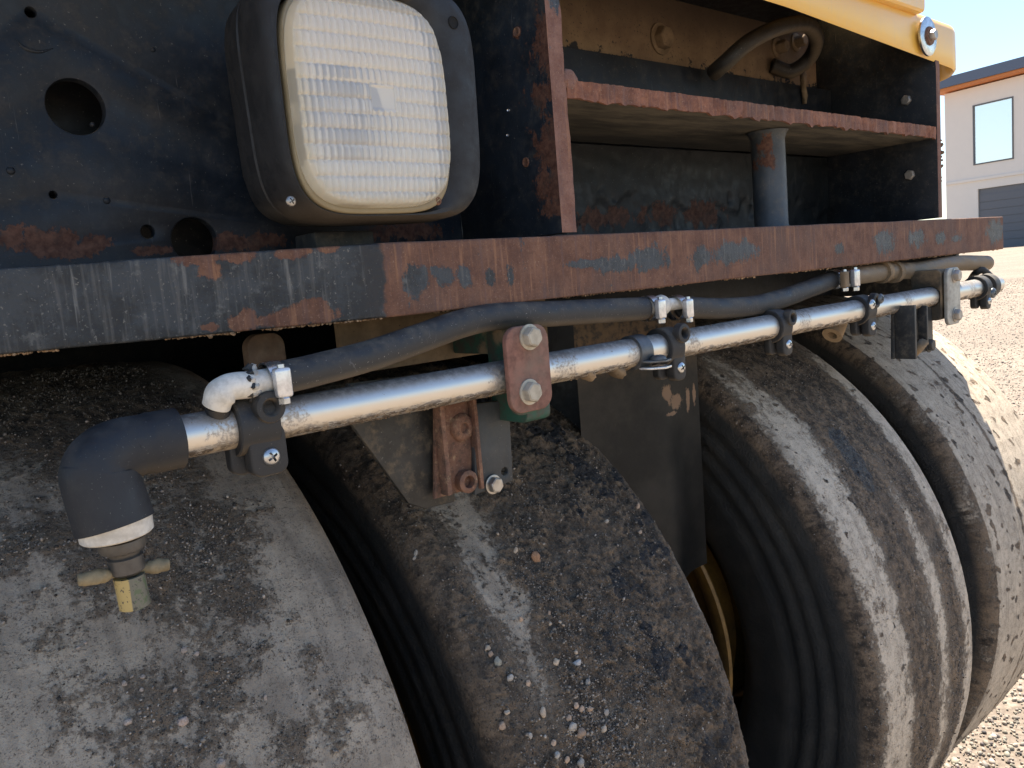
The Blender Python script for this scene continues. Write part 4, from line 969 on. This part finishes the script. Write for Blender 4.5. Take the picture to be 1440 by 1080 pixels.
# frayed thread tape
tpm = simple('thread_tape', (.55, .52, .47), .8, 0, .45, (.04, .04, .04))
for dx in (0, 5):
    pts = [P(352 + dx, 515 + 4 * k_, -.004 - .013 * math.sin(k_ / 13 * math.pi)) + Vector((random.uniform(-.002, .002), 0, 0)) for k_ in range(14)]
    link('thread_tape', tube(spline(pts, 60), lambda t: .0022 + .0012 * math.sin(t * 37), 8, wob=.6), tpm if dx else M_plastic, roller, 180)
def worm_clamp(p, axis, ro, s=1.0, label=None, hm=None, below=True):
    root = link('hose_clamp', lathe(p - axis * .006 * s, axis, [(0, ro), (0, ro + .0012), (.012 * s, ro + .0012), (.012 * s, ro)], 40), M_zinc, roller, 40, label=label)
    for q in range(7):
        pass
    c = p + FRONT * (ro + .003) 
    me = box((-.0065 * s, -.005 * s, -.0125 * s), (.0065 * s, .004 * s, .0105 * s), .003 * s, seg=3); me.transform(Matrix.Translation(c)); link('worm_housing', me, hm or M_hous, root, 60)
    link('worm_screw', lathe(c + Vector((0, -.0005, -.012 * s)), (0, 0, -1), [(0, .004 * s), (.001, .0048 * s), (.0052 * s, .0048 * s), (.006 * s, .0038 * s), (.006 * s, 0)], 6), M_zinc, root, 30)
    link('worm_screw', lathe(c + Vector((0, -.0005, .010 * s)), (0, 0, 1), [(0, .003 * s), (.003 * s, .0028 * s), (.0034 * s, 0)], 14), M_zinc, root, 30)
    return root
M_hous = simple('bright_housing', (.80, .80, .80), .22, .6, .12)
hx0 = (hose_pts[1] - hose_pts[0]).normalized()
worm_clamp(P(378, 536, -.004) + hx0 * .003, hx0, .0130, .95, 'hose clamp beside the white elbow')
worm_clamp(P(912, 434, .004), Vector((1, 0, 0)), .0130, .92, 'left of the two hose clamps at the white joiner')
worm_clamp(P(951, 433, .004), Vector((1, 0, 0)), .0130, .92, 'right of the two hose clamps at the white joiner')
link('hose_joiner', lathe(P(905, 433, .004), (1, 0, 0), [(0, 0), (0, .008), (.02, .008), (.021, .011), (.030, .012), (.034, .0105), (.036, .007), (.07, .007), (.07, 0)], 28), M_white, roller, 60, label='white plastic hose joiner')
# dusty hose at the far end
worm_clamp(P(1172, 393, .015), Vector((1, 0, 0)), .013, 1.0, 'tan dusty hose clamp near the far end', M_tan)
worm_clamp(P(1187, 391, .015), Vector((1, 0, 0)), .013, 1.1, None)
far = [P(1190, 389, .018), P(1215, 386, .02), P(1240, 383, .022), P(1265, 381, .02), P(1290, 380, .015), P(1320, 374, .01), P(1350, 370, .005), P(1387, 370, 0)]
link('hose', tube(spline(far, 80), .0135, 24, hollow=.7), M_tanhose, roller, 180, label='tan dust-covered hose at the far end')
for px in (1238, 1254): 
    q = P(px, 383, .021); link('hose_clamp', lathe(q, (1, 0, 0), [(0, .012), (0, .017), (.012, .0175), (.0125, .012)], 24), M_dirt, roller, 40)

# clamp 2: metal band clamp with upright screw + black nozzle clamp
c2 = onpipe(893); b2 = empty('band_clamp', c2, roller, label='grey steel band clamp around the pipe')
M_grey = simple('grey_clamp', (.13, .145, .16), .38, .6, .35)
link('clamp_band', lathe(c2 - pd * .009, pd, [(0, PR), (0, PR + .003), (.018, PR + .003), (.018, PR)], 40), M_grey, b2, 40)
for dz, off in ((-.0055, 0), (-.0125, -.001)):
    pz = c2.z + dz - .004; pts = [(c2.x - .008, c2.y - PR + .004), (c2.x - .006, c2.y - PR - .010), (c2.x + .006, c2.y - PR - .021), (c2.x + .018, c2.y - PR - .018), (c2.x + .022, c2.y - PR - .006), (c2.x + .012, c2.y - PR + .006)]
    link('clamp_ear', slab([(a, b) for a, b in pts], (0, 0, pz), (1, 0, 0), (0, 1, 0), .0024, (), .0006), M_grey if dz > -.01 else M_hous, b2, 40)
crosshead(Vector((c2.x + .008, c2.y - PR - .009, c2.z - .008)), UP, .0085, M_grey, M_hole, b2)
nozzle_clamp(934, .022, 1.0, label='black clamp beside the steel band clamp', bossoff=.014)
nozzle_clamp(1088, .022, .95, label='black clamp in the middle of the far half of the pipe', bossoff=.010)
nozzle_clamp(1208, .024, 1.0, label='grubby black clamp near the far bracket')
for px, py, mt in ((1226, 428, M_zinc), (1238, 420, M_grey)):
    q = onpipe(px); crosshead(P(px, py, q.y - .03), FRONT, .007, mt, M_hole, roller)
# spray stubs under the pipe
for px, py in ((830, 522), (872, 518)):
    me = tube(spline([P(px + 12, py - 14, 0), P(px, py - 4, -.004), P(px - 6, py + 8, -.006)], 20), lambda t: .006 + .003 * math.sin(t * 9), 12, wob=.3); link('spray_nozzle', me, M_dirt, roller, 180)
link('spray_nozzle', tube([P(1182, 446, .03), P(1176, 460, .03), P(1170, 472, .03)], lambda t: .0125 + .002 * t, 20, hollow=.5), M_dirt, roller, 40, label='brown cylindrical nozzle')

# main bracket: green saddle, red cover plate, two bolts
c3 = onpipe(738); br = empty('pipe_bracket', c3, roller, label='green saddle bracket with a rust-red cover plate')
gm2 = Mat('green_paint'); n = gm2.noise(60, 7, .7); c = gm2.mix(gm2.ramp(n, .42, .62), (.02, .085, .06), (.05, .05, .04)); c = gm2.mix(gm2.ramp(gm2.noise(25, 6, .6), .55, .68), c, (.22, .16, .10)); gm2.set(Base_Color=c, Roughness=.6, Normal=gm2.bump(n, .5, .001))
x0_, x1_ = c3.x - .018, c3.x + .012
prof = rrect(c3.y + .006, c3.z, .050, .088, .008)
link('saddle', slab(prof, ((x0_ + x1_) / 2, 0, 0), (0, 1, 0), (0, 0, 1), .030, [(c3.y, c3.z, PR + .0006)], .0015, 2), gm2.m, br, 40, label='green painted saddle')
yf = c3.y - .0195
M_redplate = simple('red_plate', (.27, .13, .095), .8, 0, .75, (.20, .15, .115), .5, 90, .6, .001)
pw_ = rrect(P(739, 518, yf).x, P(739, 518, yf).z, .051, .078, .014)
link('cover_plate', fplate(pw_, yf - .006, .006, (), .0012, 2), M_redplate, br, 40, label='rust-red cover plate')
link('gasket', fplate(rrect(P(739, 518, yf).x + .003, P(739, 518, yf).z - .002, .049, .080, .014), yf, .0035, (), .0008), gm2.m, br, 40)
M_bolt = simple('pale_bolt', (.50, .46, .38), .5, .4, .5, (.38, .30, .2))
for py in (474, 551): hexbolt(P(744, py, yf - .006), FRONT, .0098, .009, M_bolt, br, 'bolt', 1.2)
# mounting plates below it
mp_ = empty('mounting_bracket', P(640, 640, .03), roller, label='dark mounting bracket hanging over the second tyre')
M_gus = black_paint('gusset_paint', .85, (.020, .020, .019), dustcol=(.17, .13, .085), nscale=30)
def poly(pxs, y): return [(P(a, b, y).x, P(a, b, y).z) for a, b in pxs]
link('gusset', fplate(poly([(490, 590), (575, 708), (600, 716), (640, 706), (640, 520), (490, 540)], .035), .035, .006), M_gus, mp_, 30, label='grey-brown worn gusset plate')
ch = poly([(612, 558), (612, 702), (668, 686), (668, 550)], .026)
link('channel', fplate(ch, .026, .0045), M_rust, mp_, 30, label='rusty channel strip')
q0, q1 = P(613, 560, .020), P(613, 700, .020)
link('channel_flange', box((q0.x - .001, .014, q1.z), (q0.x + .004, .0255, q0.z), .001), M_rust, mp_, 30)
q0, q1 = P(664, 560, .020), P(664, 690, .020)
link('channel_flange', box((q0.x - .002, .016, q1.z), (q0.x + .002, .0255, q0.z), .001), M_rust, mp_, 30)
M_fl = black_paint('flat_plate_paint', .3, (.028, .031, .033))
link('flat_plate', fplate(poly([(668, 568), (668, 696), (722, 676), (716, 562)], .020), .020, .006, [(P(710, 663, .02).x, P(710, 663, .02).z, .004)]), M_fl, mp_, 30)
link('nut_collar', lathe(P(652, 676, .026), FRONT, [(0, .0105), (.008, .0105), (.009, .009), (.009, .006), (.002, .0055), (.002, 0)], 24), M_rust, mp_, 40)
me = lathe(P(648, 601, .026), FRONT, [(0, .013), (.004, .012), (.006, .008), (.0055, .005), (.003, .004), (.003, 0)], 24); roughen(me, .0015, 150, 3); link('nut_collar', me, M_rust, mp_, 60)
hexbolt(P(693, 681, .019), FRONT, .0080, .008, M_steel, mp_, 'bolt', 1.15)
link('mounting_arm', box((P(655, 0, .03).x, .022, -.070), (P(700, 0, .03).x, .10, -.030), .002), gm2.m, mp_, 30)

# far bracket
c4 = onpipe(1316); fb = empty('pipe_bracket', c4, roller, label='galvanised bracket at the far end of the pipe')
link('saddle', slab(rrect(c4.y + .006, c4.z + .002, .046, .080, .008), (c4.x - .006, 0, 0), (0, 1, 0), (0, 0, 1), .034, [(c4.y, c4.z, PR + .0006)], .0015, 2), simple('soiled_saddle', (.05, .042, .03), .8, 0, .9, (.24, .17, .10)), fb, 40)
link('cover_plate', fplate(rrect(c4.x + .006, c4.z - .002, .050, .090, .012), c4.y - .0255, .006, (), .0012, 2), simple('galv_plate', (.42, .42, .39), .5, .4, .5, (.25, .2, .14)), fb, 40, label='pale galvanised cover plate')
for dz in (.030, -.032): hexbolt((c4.x + .008, c4.y - .0255, c4.z + dz), FRONT, .0095, .009, M_steel, fb, 'bolt', 1.2)
yb = -.02
bk = poly([(1258, 430), (1258, 505), (1313, 492), (1311, 428)], yb)
fbp = link('hanging_plate', fplate(bk, yb, .006), M_black_dusty, fb, 30)
q0, q1 = P(1258, 430, yb), P(1258, 505, yb); link('plate_flange', box((q0.x - .003, yb - .03, q1.z), (q0.x + .003, yb - .001, q0.z), .001), M_black_dusty, fb, 30)
q0 = P(1290, 430, yb); link('plate_flange', box((q0.x - .003, yb - .015, q1.z + .012), (q0.x + .002, yb - .001, q0.z), .001), M_black_dusty, fb, 30)
link('tan_bolt', tube([P(1284, 497, yb - .002), P(1292, 488, yb - .02), P(1299, 482, yb - .02)], .007, 10, wob=.2), M_dirt, fb, 180); hexbolt(P(1306, 485, yb - .001), FRONT, .010, .008, M_black_dusty, fb, 'bolt', 1.2)
# end clamp and cap
nozzle_clamp(1374, .022, 1.0, boss=False, label='black clamp at the far end of the pipe')
ce = onpipe(1386); ec = link('end_cap', lathe(ce - pd * .010, pd, [(0, PR), (0, PR + .006), (.018, PR + .007), (.022, PR + .005), (.023, PR), (.018, PR - .002), (.018, 0)], 36), M_plastic, roller, 40, label='black cap closing the pipe')
crosshead(P(1396, 412, ce.y - .028), FRONT, .009, M_grey, M_hole, ec)
link('hook', tube(spline([P(1366, 392, .02), P(1372, 384, .0), P(1382, 380, -.012), P(1392, 388, -.018)], 30), .006, 12), M_plastic, ec, 180)

# dirt lumps along bumper underside, pipe belly and clamps
def lumps(name, pts, size, mat_tone, parent):
    pts = np.array(pts); n = len(pts); t = np.clip(rng.normal(1, .25, (n, 1)), .4, 1.6) * np.array([mat_tone]); return link(name, grains(pts, rng.lognormal(math.log(size * .7), .4, n), t), gm_, parent, kind='stuff')
pts = []
for i in range(900):
    x = rng.uniform(bend.x, 1.72); 
    if fbm(np.array([[x, 0, 0]]), 9, 3)[0] > -.05: pts.append((x, rng.uniform(.002, .03), -.0225))
for i in range(1100):
    s_ = rng.uniform(0, .5); p = Vector((bend.x, 0, 0)) + dl * s_
    if fbm(np.array([[s_, 5, 0]]), 12, 3)[0] > -.1: pts.append((p.x, p.y + rng.uniform(.002, .02), -.0225))
lumps('caked_dirt', pts, .0016, (.34, .23, .14), roller)
pts = []
for i in range(900):
    t = rng.uniform(0, 1); c_ = A + (B - A) * t; a_ = rng.uniform(-.9, .9)
    if fbm(np.array([[t * 8, 0, 0]]), 2.5, 3)[0] < -.02: continue
    pts.append(c_ + Vector((0, math.sin(a_) * PR, -math.cos(a_) * PR)))
lumps('caked_dirt', [tuple(p) for p in pts], .0011, (.22, .15, .09), roller)
pts = []
for i in range(500):
    t = rng.uniform(0, 1); c_ = A + (B - A) * t; a_ = rng.uniform(-1.2, .9)
    pts.append(tuple(c_ + Vector((0, math.sin(a_) * PR, math.cos(a_) * PR))))
lumps('grit', pts, .0005, (.34, .26, .18), roller)
